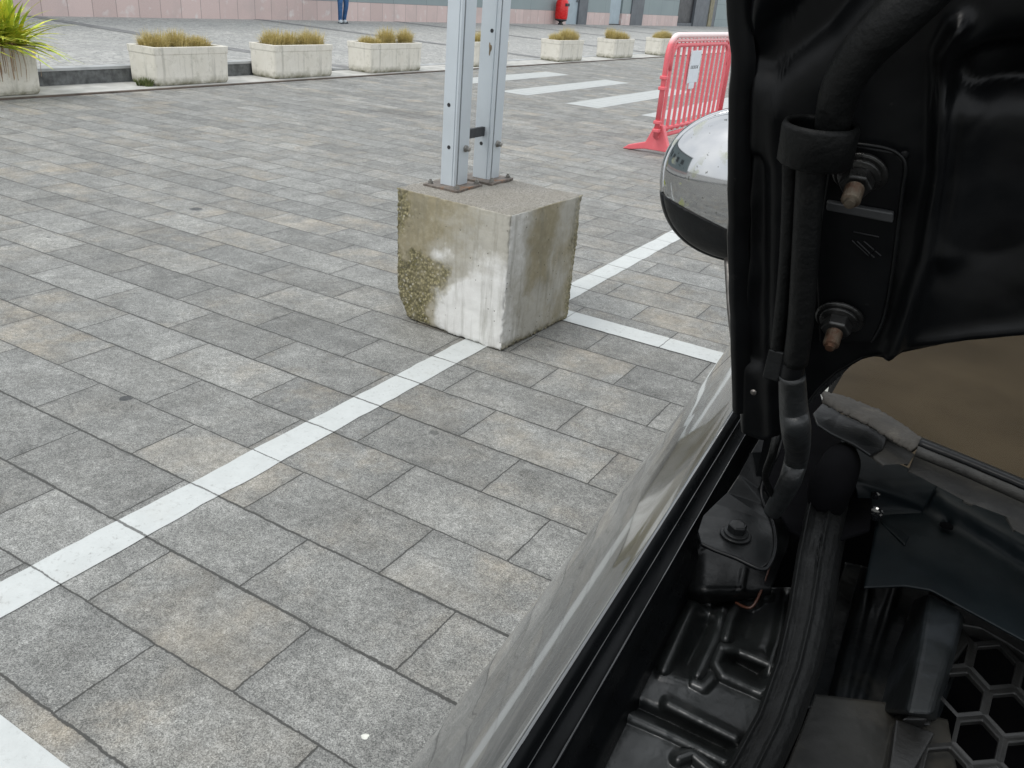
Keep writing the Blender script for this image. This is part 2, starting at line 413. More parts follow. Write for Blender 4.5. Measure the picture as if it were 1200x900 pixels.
M_lblue = plain('pale_blue_metal_door', (.33, .40, .44), .5, var=.08, scale=3, bump=0)
M_dpan = plain('dark_grey_panel', (.10, .112, .125), .5, var=.15, scale=2, bump=0)
M_dark = plain('dark_doorway', (.02, .021, .024), .4, var=.3, scale=3, bump=0)
M_ochre = plain('ochre_strip', (.22, .20, .13), .7, var=.3, scale=3, bump=0)
M_win = plain('facade_glass', (.03, .04, .045), .08, var=.1, scale=2, bump=0)
bld = empty('long_building', (-19.1, 20, 0), 'long low building with teal grey cladding above a pink granite plinth', 'building')
BX = -19.1
solid_spans = [(-12, 36.3), (38.4, 41.0), (42.5, 43.6), (45.2, 50.6)]
bm = bmesh.new(); box(bm, BX - 8, BX - .25, -12, 70, 0, 6.5)
for a, b in solid_spans: box(bm, BX - .25, BX, a, b, .56, 6.0)
box(bm, BX - .25, BX, -12, 70, 6.0, 6.4)
for a, b in ((36.3, 38.4), (41.0, 42.5), (43.6, 45.2), (50.6, 57.5)): box(bm, BX - .24, BX - .002, a, b, 2.8, 5.998)
box(bm, BX - .2, BX + .02, 57.5, 70, .002, 6.0)
build('wall', bm, M_clad, bld)
bm = bmesh.new(); box(bm, BX - 8.2, BX + .12, -12.2, 70.2, 6.5, 6.75); build('roof', bm, M_dpan, bld)
for a, b in solid_spans:
    bm = bmesh.new(); box(bm, BX - .25, BX + .035, a, b, -.02, .555); build('plinth', bm, M_gran, bld)
def slab(name, y0, y1, z0, z1, x, m, par=bld):
    bm = bmesh.new(); box(bm, BX - .24, BX + x, y0, y1, z0, z1); return build(name, bm, m, par)
d = slab('door', 36.4, 37.5, .01, 2.8, -.04, M_lblue); 
bm = bmesh.new(); box(bm, BX - .04, BX + .02, 37.3, 37.36, .95, 1.15); build('handle', bm, M_dpan, d)
slab('door_frame', 37.5, 38.4, .01, 2.8, .05, M_dpan)
d = slab('door', 41.1, 42.4, .06, 2.8, -.06, M_lblue)
slab('threshold', 41.0, 42.5, -.01, .055, -.02, M_dark)
slab('pilaster', 43.6, 45.2, 0, 2.8, .06, M_dpan)
d = slab('doorway', 50.7, 53.4, .2, 2.8, -.12, M_dark)
slab('door_sill', 50.65, 53.4, -.01, .19, -.05, M_dpan)
slab('pilaster', 53.4, 57.4, 0, 2.8, .03, M_dpan)
slab('drain_pipe', 56.0, 56.7, 0, 5.9, .09, M_ochre)
for y in range(-8, 34, 4):
    bm = bmesh.new(); box(bm, BX - .05, BX + .03, y, y + 2.2, 2.6, 4.4); w = build('window', bm, M_dpan, bld)
    bm = bmesh.new(); box(bm, BX + .03, BX + .034, y + .08, y + 2.12, 2.68, 4.32); build('pane', bm, M_win, w)

# ------------------------------------------------------------------ planters
n = N('weathered_planter_concrete'); x, y, z = n.sep(n.obj())
c = n.mix(n.noise(5, 6, .65), (.56, .53, .45), (.74, .72, .66))
c = n.mix(n.mr(n.noise(9, 7, .75), .52, .72, 0, .6), c, (.33, .32, .25))
c = n.mix(n.math('MULTIPLY', n.mr(z, .0, .10, 1, 0), n.mr(n.noise(12, 5), .25, .6)), c, (.13, .125, .07))
st = n.new('ShaderNodeMapping'); st.inputs['Scale'].default_value = (14, 14, 1.2); n.ln(n.obj(), st.inputs['Vector'])
c = n.mix(n.mr(n.noise(1.0, 5, .6, st.outputs[0]), .56, .70, 0, .5), c, (.27, .26, .22))
M_plant = n.out(c, .85, n.bumpn(n.noise(70, 5), .4, .006))
M_soil = plain('planter_soil', (.05, .04, .03), .95, scale=30, bump=.6)
def bladefield(bm, c, rx, ry, h, n, droop=.5, w=.006, bend=1.0, up=(.1, .9), seg=3, rnd=random):
    for _ in range(n):
        a = rnd.uniform(0, 2 * math.pi); rr = math.sqrt(rnd.random())
        b = Vector((c[0] + rx * .55 * rr * math.cos(a), c[1] + ry * .55 * rr * math.sin(a), c[2]))
        L = h * rnd.uniform(.6, 1.15); an = a + rnd.uniform(-.6, .6); lean = rr * rnd.uniform(.2, 1.0) * bend
        d = Vector((math.cos(an), math.sin(an), 0)); side = Vector((-d.y, d.x, 0)) * w * rnd.uniform(.6, 1.3)
        if rnd.random() < .5: side = Vector((side.y, -side.x, 0)) * .8 + side * .5
        prev = None
        for k in range(seg + 1):
            t = k / seg
            p = b + d * (lean * L * .55 * t ** 1.6) + Vector((0, 0, L * (t - droop * lean * .6 * t ** 2.2)))
            ww = side * (1 - t * .85)
            cur = (bm.verts.new(p - ww), bm.verts.new(p + ww))
            if prev: bm.faces.new((prev[0], prev[1], cur[1], cur[0]))
            prev = cur
def foliage(name, c1, c2, c3, sc=40):
    n = N(name); n.obj()
    geo = n.new('ShaderNodeNewGeometry')
    c = n.mix(geo.outputs['Random Per Island'], c1, c2)
    c = n.mix(n.mr(n.noise(sc, 3), .5, .7), c, c3)
    n.b.inputs['Subsurface Weight'].default_value = 0
    return n.out(c, .6)
M_fgrass = foliage('dry_feather_grass', (.30, .25, .08), (.62, .50, .20), (.72, .60, .30))
M_flax = foliage('green_flax_leaf', (.26, .38, .03), (.62, .66, .07), (.85, .72, .10), 12)
M_dead = foliage('dead_flax_leaf', (.16, .09, .045), (.34, .22, .12), (.42, .34, .2), 12)
# (y0, y1, word)
PL = [(3.66, 4.83, 'leftmost pale concrete planter, holding the green strap-leaved plant', 'flax'),
      (6.27, 7.39, 'large mossy-cornered concrete planter right of the green strap-leaved plant', 'dry grass of the planter nearest the green strap-leaved plant'),
      (8.20, 9.36, 'pale concrete planter with dark stained foot at the end of the dark kerb', 'dry grass of the planter standing where the dark kerb ends'),
      (10.23, 11.56, 'pale concrete planter just left of the two grey posts', 'dry grass of the planter just left of the two grey posts'),
      (13.2, 14.4, 'concrete planter seen through the gap between the two grey posts', 'dry grass seen through the gap between the two grey posts'),
      (16.55, 17.7, 'concrete planter in front of the red bin', 'dry grass of the planter in front of the red bin'),
      (19.4, 20.6, 'concrete planter midway between the red bin and the red barrier', 'dry grass of the planter midway between red bin and red barrier'),
      (22.5, 23.7, 'farthest concrete planter, half hidden by the red barrier', 'dry grass of the farthest planter, half behind the red barrier')]
for i, (y0, y1, lab, g) in enumerate(PL):
    x0, x1, H = -9.44, -8.95, .43 if i else .47
    if i == 0: x1 = -8.93
    cx, cy = (x0 + x1) / 2, (y0 + y1) / 2
    base = .013
    e = empty('concrete_planter', (cx, cy, base), lab, 'planter', 'concrete planters along the kerb')
    hx, hy = (x1 - x0) / 2, (y1 - y0) / 2
    bm = bmesh.new(); t = .05
    def ring(hx, hy, z, ch=.045):
        return [bm.verts.new((sx * hx - (sx * ch if k else 0), sy * hy - (0 if k else sy * ch), z)) for sx, sy, k in
                ((1, -1, 1), (1, -1, 0), (1, 1, 0), (1, 1, 1), (-1, 1, 1), (-1, 1, 0), (-1, -1, 0), (-1, -1, 1))]
    rs = [ring(hx - .018, hy - .018, 0, .03), ring(hx - .006, hy - .006, .03, .025), ring(hx - .003, hy - .004, H - .085, .018), ring(hx + .002, hy + .002, H - .078, .015), ring(hx + .004, hy + .004, H, .012), ring(hx - t, hy - t, H, .01), ring(hx - t, hy - t, H - .06, .01)]
    for a, b in zip(rs, rs[1:]):
        for k in range(8): bm.faces.new((a[k], a[(k + 1) % 8], b[(k + 1) % 8], b[k]))
    bm.faces.new(rs[-1])
    build('tub', bm, M_plant, e, bevel=.008, local=True)
    bm = bmesh.new(); grid(bm, lambda a, b: ((a - .5) * 2 * (hx - t), (b - .5) * 2 * (hy - t), H - .045 + .015 * noise.noise((a * 5, b * 9, i))), 8, 12)
    build('soil', bm, M_soil, e, local=True)
    rnd = random.Random(40 + i)
    if i == 0:
        f = empty('strap_leaved_plant', (cx, cy, base + H - .04), 'spiky bright green and yellow strap-leaved plant with brown dead leaves in the leftmost planter', 'plant')
        bm = bmesh.new()
        for q in range(430):
            a = rnd.uniform(0, 2 * math.pi); yb = rnd.uniform(-.3, .55); L = rnd.uniform(.45, .80); el = rnd.uniform(R(5), R(85))
            d = Vector((math.cos(a), math.sin(a), 0)); side = Vector((-d.y, d.x, 0)); b = Vector((rnd.uniform(-.1, .1), yb, 0)); prev = None
            w = rnd.uniform(.020, .034)
            for k in range(7):
                t2 = k / 6; r_ = L * math.cos(el) * t2 * (1 + .15 * t2); z = L * math.sin(el) * t2 - .28 * L * t2 ** 2.4 * (1.2 - el / 1.6)
                ww = side * w * (1 - t2 ** 2.2) + side * .001; p = b + d * r_ + Vector((0, 0, z + .02))
                cur = (bm.verts.new(p - ww), bm.verts.new(p - Vector((0, 0, w * .5 * (1 - t2)))), bm.verts.new(p + ww))
                if prev: bm.faces.new((prev[0], prev[1], cur[1], cur[0])); bm.faces.new((prev[1], prev[2], cur[2], cur[1]))
                prev = cur
        build('green_leaves', bm, M_flax, f, local=True)
        bm = bmesh.new()
        for q in range(26):
            a = rnd.uniform(-.9, 1.2); yb = rnd.uniform(.15, .5); d = Vector((math.cos(a), math.sin(a), 0)); side = Vector((-d.y, d.x, 0)); L = rnd.uniform(.3, .55); prev = None
            b = Vector((.12, yb, 0))
            for k in range(7):
                t2 = k / 6; p = b + d * (L * .75 * math.sin(t2 * 1.9) * .62) + Vector((0, 0, .09 * math.sin(t2 * 3) - L * .95 * max(0, t2 - .3) ** 1.4)); ww = side * .007 * (1 - t2 * .6)
                if p.x < .31 and p.z < .03: p.x = max(p.x, .235); 
                cur = (bm.verts.new(p - ww), bm.verts.new(p + ww))
                if prev: bm.faces.new((prev[0], prev[1], cur[1], cur[0]))
                prev = cur
        build('dead_leaves', bm, M_dead, f, local=True)
    else:
        f = empty('feather_grass', (cx, cy, base + H - .05), g, 'grass', 'dry feather grass in the planters')
        for q, yy in enumerate((-.62, 0, .6)):
            bm = bmesh.new(); hh = rnd.uniform(.17, .31)
            for s in range(3):
                bladefield(bm, (rnd.uniform(-.06, .06), yy * hy + rnd.uniform(-.1, .1), 0), .17, .19, hh * rnd.uniform(.85, 1.1), 330, droop=.9, w=.0035, bend=1.3, rnd=rnd)
            bladefield(bm, (0, yy * hy, 0), .2, .24, hh * 1.4, 9, droop=.5, w=.0022, bend=1.1, rnd=rnd)
            build('tuft', bm, M_fgrass, f, local=True)
# small weeds at a planter's foot
e = bmesh.new(); rnd = random.Random(5); bladefield(e, (-9.08, 6.2, .008), .16, .16, .10, 220, w=.006, bend=1.6, rnd=rnd)
M_weed = foliage('weed_green', (.06, .09, .02), (.12, .15, .04), (.18, .17, .07))
tag(build('weed_clump', e, M_weed), 'small green weeds growing at the foot of the mossy-cornered planter', 'weeds')

# ------------------------------------------------------------------ red bin
M_red = plain('glossy_red_plastic', (.62, .012, .012), .28, var=.1, scale=6, bump=0)
M_blk = plain('matt_black_metal', (.03, .032, .035), .6, var=.3, bump=0)
bx, by = -18.75, 35.2
e = empty('litter_bin', (bx, by, .012), 'red capsule-shaped litter bin on a dark foot by the building wall', 'bin')
bm = bmesh.new(); lathe(bm, [(.19, .17), (.25, .22), (.275, .3), (.285, .6), (.28, .86), (.25, .98), (.18, 1.06), (.08, 1.1), (.01, 1.11)], (bx, by, 0), n=28)
b = build('body', bm, M_red, e, smooth=True)
bm = bmesh.new(); lathe(bm, [(.12, 0), (.12, .06), (.07, .1), (.12, .15), (.25, .185), (.262, .25), (.2, .26)], (bx, by, 0), n=24); build('foot', bm, M_blk, e, smooth=True)
bm = bmesh.new(); box(bm, bx + .1, bx + .296, by - .16, by + .16, .78, .9); build('opening', bm, M_blk, b, bevel=.02)

# ------------------------------------------------------------------ barrier
M_bar = N('faded_red_plastic'); n = M_bar
c = n.mix(n.noise(7, 5), (.66, .095, .12), (.74, .17, .19)); c = n.mix(n.mr(n.noise(22, 5, .7), .58, .75, 0, .5), c, (.75, .34, .33)); x, y, z = n.sep(n.obj())
c = n.mix(n.mr(z, 1.04, 1.12, 0, .9), c, (.92, .78, .76)); M_bar = n.out(c, .5)
M_wht = plain('white_plastic', (.66, .70, .74), .45, var=.06, bump=0)
BXx = -3.1; Y0, Y1 = 7.55, 9.55; H = 1.12
e = empty('barrier', (BXx, (Y0 + Y1) / 2, 0), 'faded red plastic crowd barrier with white plate standing behind the wing mirror', 'barrier')
def U_frame(bm, inset, r, z0, flatx=.022):
    rad = .2 - inset * .5; pts = []
    pts.append((BXx, Y0 + inset, z0))
    for k in range(7):
        a = math.pi - k * math.pi / 12; pts.append((BXx, Y0 + inset + rad + rad * math.cos(a), H - inset * .8 - rad + rad * math.sin(a)))
    for k in range(7):
        a = math.pi / 2 - k * math.pi / 12; pts.append((BXx, Y1 - inset - rad + rad * math.cos(a), H - inset * .8 - rad + rad * math.sin(a)))
    pts.append((BXx, Y1 - inset, z0)); tube(bm, pts, r, 10)
bm = bmesh.new(); U_frame(bm, 0, .026, .17); U_frame(bm, .062, .014, .9); U_frame(bm, .115, .02, .8)
grid_n = 12
for k in range(15): 
    yy = Y0 + .22 + k * (Y1 - Y0 - .44) / 14; box(bm, BXx - .006, BXx + .006, yy - .008, yy + .008, H - .1, H - .01)
fr = build('frame', bm, M_bar, e, smooth=True)
bm = bmesh.new()
for zz in (.17, .235): tube(bm, [(BXx, Y0, zz), (BXx, Y1, zz)], .02, 10)
build('bottom_rail', bm, M_bar, e, smooth=True)
ns = 12
for k in range(ns):
    yy = Y0 + .13 + k * (Y1 - Y0 - .26) / (ns - 1)
    bm = bmesh.new(); w = .03
    box(bm, BXx - .012, BXx + .012, yy - w, yy + w, .2, H - .10)
    build('slat', bm, M_bar, e, bevel=.012)
bm = bmesh.new(); box(bm, BXx + .024, BXx + .032, Y0 + .60, Y0 + .90, .66, .975); box(bm, BXx + .024, BXx + .032, Y0 + .66, Y0 + .82, .6, .66)
pl = build('plate', bm, M_wht, e, bevel=.003)
for yy in (Y0 - .02,):
    for zz in (.72, .62, .3, .22):
        bm = bmesh.new(); box(bm, BXx - .034, BXx + .034, yy - .02, yy + .05, zz, zz + .035); build('hook', bm, M_bar, e, bevel=.008)
for yy in (Y0 + .08, Y1 - .08):
    bm = bmesh.new()
    prof = [(-.36, 0), (-.30, .045), (-.12, .10), (-.04, .28), (.04, .28), (.12, .10), (.30, .045), (.36, 0), (.28, 0), (.12, .03), (-.12, .03), (-.28, 0)]
    prism(bm, [(BXx + a, yy - .035, z + .004) for a, z in prof], Vector((0, .07, 0)))
    build('foot', bm, M_bar, e, bevel=.008)
# illegible small print on the plate
bm = bmesh.new(); rnd = random.Random(2)
for k in range(9):
    y = Y0 + .63 + k * .026
    box(bm, BXx + .0325, BXx + .0335, y, y + .004, .80, .83)
    if k % 2 == 0: box(bm, BXx + .0325, BXx + .0335, y + .004, y + .016, .826, .83)
    if k % 3 != 1: box(bm, BXx + .0325, BXx + .0335, y + .004, y + .016, .80, .804)
    if k % 3 == 1: box(bm, BXx + .0325, BXx + .0335, y + .014, y + .018, .80, .825)
build('lettering', bm, M_blk, pl)

# ------------------------------------------------------------------ person by the wall
M_jean = plain('blue_denim', (.035, .10, .23), .9, var=.35, scale=9, bump=.2)
M_skin = plain('skin', (.5, .32, .24), .6, var=.05, bump=0); M_jack = plain('dark_jacket', (.05, .06, .08), .85, var=.2, bump=0)
M_shoe = plain('pale_trainers', (.55, .6, .62), .6, var=.1, bump=0); M_sole = plain('dark_soles', (.04, .05, .06), .8, bump=0); M_hair = plain('dark_hair', (.03, .02, .015), .7, bump=0)
PP = Vector((-18.1, 20.05, .014))
per = empty('person', PP, 'person in blue jeans and pale trainers standing by the pink plinth', 'person')
def skinned(name, verts, edges, radii, mat, parent, sub=2, rootv=0):
    me = bpy.data.meshes.new(name); me.from_pydata(verts, edges, []); o = link(name, me, mat, parent)
    s = o.modifiers.new('k', 'SKIN'); s.use_smooth_shade = True
    for i, r in enumerate(radii):
        me.skin_vertices[0].data[i].radius = (r, r) if not hasattr(r, '__len__') else r
        me.skin_vertices[0].data[i].use_root = (i == rootv)
    q = o.modifiers.new('s', 'SUBSURF'); q.levels = sub; q.render_levels = sub; return o
# local frame: faces +X (towards the car park), left/right along Y
V = [(0, 0, .96), (0, 0, 1.12), (0, 0, 1.32), (0, 0, 1.46), (.01, 0, 1.54), (.02, 0, 1.60), (.03, 0, 1.70)]
E_ = [(0, 1), (1, 2), (2, 3), (3, 4), (4, 5), (5, 6)]; Rd = [(.15, .12), (.14, .11), (.16, .12), (.1, .09), .055, .07, .085]
for s in (-1, 1):
    b = len(V); V += [(0, s * .17, 1.42), (-.02, s * .22, 1.15), (.04, s * .23, .92), (.06, s * .23, .84)]
    E_ += [(3, b), (b, b + 1), (b + 1, b + 2), (b + 2, b + 3)]; Rd += [.06, .045, .032, (.03, .045)]
    for q, (dy, L) in enumerate(((-.03, .06), (-.01, .08), (.01, .085), (.03, .075))):
        c_ = len(V); V += [(.06 + dy, s * .235, .80), (.065 + dy, s * .23, .80 - L * .6), (.06 + dy, s * .222, .80 - L)]; E_ += [(b + 3, c_), (c_, c_ + 1), (c_ + 1, c_ + 2)]; Rd += [.011, .009, .008]
    c_ = len(V); V += [(.10, s * .215, .83), (.115, s * .205, .79)]; E_ += [(b + 3, c_), (c_, c_ + 1)]; Rd += [.012, .01]
skinned('body', V, E_, Rd, M_skin, per)
V = [(0, 0, .98), (0, 0, 1.15), (0, 0, 1.34), (0, 0, 1.47)]; E_ = [(0, 1), (1, 2), (2, 3)]; Rd = [(.175, .14), (.17, .135), (.18, .14), (.11, .09)]
for s in (-1, 1):
    b = len(V); V += [(0, s * .18, 1.43), (-.02, s * .23, 1.15), (.03, s * .235, .95)]; E_ += [(3, b), (b, b + 1), (b + 1, b + 2)]; Rd += [.085, .062, .05]
skinned('jacket', V, E_, Rd, M_jack, per)
V = [(0, 0, .98)]; E_ = []; Rd = [(.16, .13)]
for s, fx, kx in ((-1, .06, .05), (1, -.10, .0)):
    b = len(V); V += [(0, s * .09, .88), (kx, s * .105, .50), (fx - .03, s * .10, .13), (fx - .03, s * .10, .07)]
    E_ += [(0, b), (b, b + 1), (b + 1, b + 2), (b + 2, b + 3)]; Rd += [.105, .078, .062, .066]
skinned('jeans', V, E_, Rd, M_jean, per)
for s, fx in ((-1, .06), (1, -.10)):
    bm = bmesh.new()
    def shoe(a, b, top):
        x = fx - .10 + a * .28; w = .045 * math.sin(math.pi * (.12 + .80 * a)) ** .5 + .01
        ang = b * math.pi; h = (.10 - .05 * sm(.25, .8, a)) if top else .02
        return (x, s * .10 + math.cos(ang) * w, .012 + math.sin(ang) * h)
    grid(bm, lambda a, b: shoe(a, b, True), 12, 10); sh = build('shoe', bm, M_shoe, per, smooth=True, local=True, solid=.004)
    bm = bmesh.new()
    pts = [(fx - .105 + .29 * t, s * .10 + sg * (.047 * math.sin(math.pi * (.12 + .8 * t)) ** .5 + .012), 0) for sg in (1, -1) for t in ([i / 8 for i in range(9)] if sg == 1 else [1 - i / 8 for i in range(9)])]
    prism(bm, pts, Vector((0, 0, .024))); build('sole', bm, M_sole, sh, local=True)
bm = bmesh.new(); bmesh.ops.create_uvsphere(bm, u_segments=16, v_segments=10, radius=.1, matrix=Matrix.Translation((.005, 0, 1.74)) @ Matrix.Diagonal((1.05, .9, 1, 1)))
for v in list(bm.verts):
    if v.co.z < 1.70 and v.co.x > .0: bm.verts.remove(v)
build('hair', bm, M_hair, per, smooth=True, local=True)
bm = bmesh.new(); prism(bm, [(.105, -.012, 1.66), (.105, .012, 1.66), (.10, 0, 1.70)], Vector((.022, 0, -.004)))
build('nose', bm, M_skin, per, local=True)
per.rotation_euler = (0, 0, R(-25))

# ------------------------------------------------------------------ concrete block
BC = Vector((-1.933, 2.532, 0)); BR = Matrix.Rotation(R(-3.4), 4, 'Z'); bw, bd, bh = .305, .289, .60
def fbm(p, o=4): return noise.fractal(Vector(p), 1.0, 2.0, o)
bm = bmesh.new(); nn = 84
def face(fn, flip=False):
    vs = grid(bm, fn, nn, nn)
    if flip: bmesh.ops.reverse_faces(bm, faces=[f for f in bm.faces if f.index == -1 and all(v in S_ for v in f.verts)])
L_ = lambda t: -1 + 2 * t
for fn in (lambda a, b: (L_(a) * bw, -bd, b * bh), lambda a, b: (-L_(a) * bw, bd, b * bh), lambda a, b: (bw, L_(a) * bd, b * bh), lambda a, b: (-bw, -L_(a) * bd, b * bh), lambda a, b: (L_(a) * bw, L_(b) * bd, bh), lambda a, b: (L_(a) * bw, -L_(b) * bd, 0)):
    grid(bm, fn, nn, nn)
bmesh.ops.remove_doubles(bm, verts=bm.verts, dist=1e-5)
bm.normal_update()
lay = bm.verts.layers.float_color.new('zones')
nor = {v: v.normal.copy() for v in bm.verts}
def zones(co):
    """r: pale smooth cement patch, g: moss and brown algae, b: honeycombed coarse aggregate"""
    x, y, z = co; a = (x + bw) / (2 * bw); h = z / bh
    nz = fbm((x * 7, y * 7, z * 7), 6) * .5; n2 = fbm((x * 16 + 5, y * 16, z * 16), 6) * .5
    r = g = b = 0
    if y < -bd + .004:       # front-left face seen in the photo
        r = sm(-.16, .14, a - (.60 - .24 * sm(.62, .1, h) + nz * .25 + n2 * .15)) * sm(.98, .25, h + nz * .35)
        r = max(r, sm(.20, .0, math.hypot((a - .45) * .75, (h - .60) * 1.4) + nz * .22 + n2 * .1) * .75)
        b = sm(.35, -.45, math.hypot((a - .10) / .44, (h - .18) / .44) - .85 + nz * .7 + n2 * .9)
        b = max(b, .9 * sm(.5, -.3, math.hypot((a - .41) / .17, (h - .45) / .15) - .75 + nz * .8 + n2 * .9))
        b = max(b, sm(.12, .0, a + nz * .12), .9 * sm(.22, 0, math.hypot(a - .06, (h - .86)) + n2 * .2)) * (1 - r * .8)
        g = max(sm(.35, -.25, a - .46 + (h - .5) * .10 + nz * .3 + n2 * .3), .9 * sm(.45, 1.0, h + nz * .35 + n2 * .2) * sm(1.0, .35, a)) * (1 - r)
    elif x > bw - .004:      # right face
        c = (y + bd) / (2 * bd); g = sm(.34, .04, abs(c - .50 + (1 - h) * .08 + nz * .2)) * sm(.12, .55, h + nz * .4)
        g = max(g, .75 * sm(.55, 1, c + nz * .4) * sm(1, .6, h), .5 * sm(.5, .1, h + n2 * .3) * sm(.2, .8, c)); r = .55 * sm(.5, .0, c + nz * .3); b = sm(.84, 1.0, c + nz * .14) * .7
        b = max(b, sm(.10, .0, h + nz * .06) * .7)
    elif z > bh - .004: g = .25
    else: g = .6; b = .4
    return r, g, b
for v in bm.verts:
    co = v.co.copy(); nrm = nor[v]; r, g, b = zones(co); v[lay] = (r, g, b, 1)
    x, y, z = co
    d = fbm((x * 9, y * 9, z * 9)) * .003 + fbm((x * 60, y * 60, z * 60), 2) * .0006
    if b > .05:
        cell = noise.voronoi(Vector((x, y, z)) * 85)[0]; d += b * (.007 - .0085 * (cell[0] / .5))
        d += b * fbm((x * 120, y * 120, z * 120), 2) * .002
    # broken arrises
    ed = sorted((bw - abs(x), bd - abs(y), min(z, bh - z)))
    k = math.exp(-(ed[0] + ed[1]) / .010) if ed[0] < 1e-4 else 0
    ch = .004 + .020 * abs(fbm((x * 26, y * 26, z * 26)))
    if z > bh - .01: ch *= .45
    if x < 0 and y < 0: ch += .012 * (1 - sm(.1, .5, z))
    off = nrm * (d - k * ch)
    if x < -bw + .12 and y < 0 and z < .2: off += Vector((1, .3, 0)) * .05 * sm(.2, .0, z) ** 2 * sm(-bw + .12, -bw, x)
    if z < .001: off.z = max(off.z, 0)
    v.co = co + off
me_M = Matrix.Translation(BC) @ BR
bm.transform(me_M)
n = N('cast_concrete_block'); at = n.new('ShaderNodeAttribute', attribute_name='zones'); s3 = n.sep(at.outputs['Vector'])
c = n.mix(n.noise(5, 6, .65), (.33, .315, .27), (.47, .45, .395))
c = n.mix(n.mr(n.noise(30, 6, .7), .5, .75, 0, .5), c, (.26, .25, .21))
white = n.mix(n.noise(9, 8, .75), (.56, .55, .52), (.82, .82, .80))
stn = n.mix(n.noise(11, 7, .7), (.13, .108, .052), (.35, .30, .185))
stn = n.mix(n.mr(n.noise(45, 5), .5, .7, 0, .6), stn, (.34, .31, .22))
agg = n.new('ShaderNodeTexVoronoi'); agg.inputs['Scale'].default_value = 85; n.ln(n.obj(), agg.inputs['Vector'])
agc = n.sep(agg.outputs['Color'])
ag = n.mix(agc[0], (.14, .125, .045), (.34, .30, .17)); ag = n.mix(n.mr(agc[1], .88, .93), ag, (.44, .41, .32)); ag = n.mix(n.mr(agg.outputs['Distance'], .35, .62, 0, .75), ag, (.06, .055, .028)); ag = n.mix(n.mr(n.noise(9, 5), .45, .65), ag, n.mix(.5, ag, (.30, .26, .15)))
ng = n.noise(25, 6, .7)
c = n.mix(n.mr(n.math('ADD', s3[1], n.math('MULTIPLY', n.math('SUBTRACT', ng, .5), .9)), .15, .85, 0, .85), c, stn)
c = n.mix(n.mr(n.math('ADD', s3[0], n.math('MULTIPLY', n.math('SUBTRACT', ng, .5), .7)), .3, .7, 0, .92), c, white)
c = n.mix(n.mr(n.math('ADD', s3[2], n.math('MULTIPLY', n.math('SUBTRACT', ng, .5), 1.2)), .2, .75, 0, .9), c, ag)
pit = n.new('ShaderNodeTexVoronoi'); pit.inputs['Scale'].default_value = 45; n.ln(n.obj(), pit.inputs['Vector']); pc = n.sep(pit.outputs['Color'])
pm = n.math('MULTIPLY', n.mr(pit.outputs['Distance'], .10, .16, 1, 0), n.mr(pc[2], .80, .82))
c = n.mix(n.math('MULTIPLY', pm, .75), c, (.05, .045, .03))
stv = n.new('ShaderNodeMapping'); stv.inputs['Scale'].default_value = (22, 22, 2.5); n.ln(n.obj(), stv.inputs['Vector'])
c = n.mix(n.mr(n.noise(1.3, 5, .6, stv.outputs[0]), .50, .72, 0, .5), c, (.17, .16, .12))
# top: wet grey speckled
geo = n.new('ShaderNodeNewGeometry'); nz = n.sep(geo.outputs['Normal'])[2]
spk = n.sep(n.vor(260, out='Color'))[0]
top = n.mix(spk, (.13, .12, .10), (.33, .31, .275)); top = n.mix(n.mr(n.noise(6, 6, .7), .4, .7, 0, .6), top, (.17, .155, .12)); c = n.mix(n.mr(nz, .75, .92), c, top)
hgt = n.math('SUBTRACT', n.math('MULTIPLY', n.noise(120, 4, .7), .35), pm)
M_block = n.out(c, .85, n.bumpn(hgt, .6, .004))
blk = build('concrete_block', bm, M_block, smooth=True)
tag(blk, 'mossy stained cube of cast concrete with a pale patch, carrying two grey posts', 'concrete block')

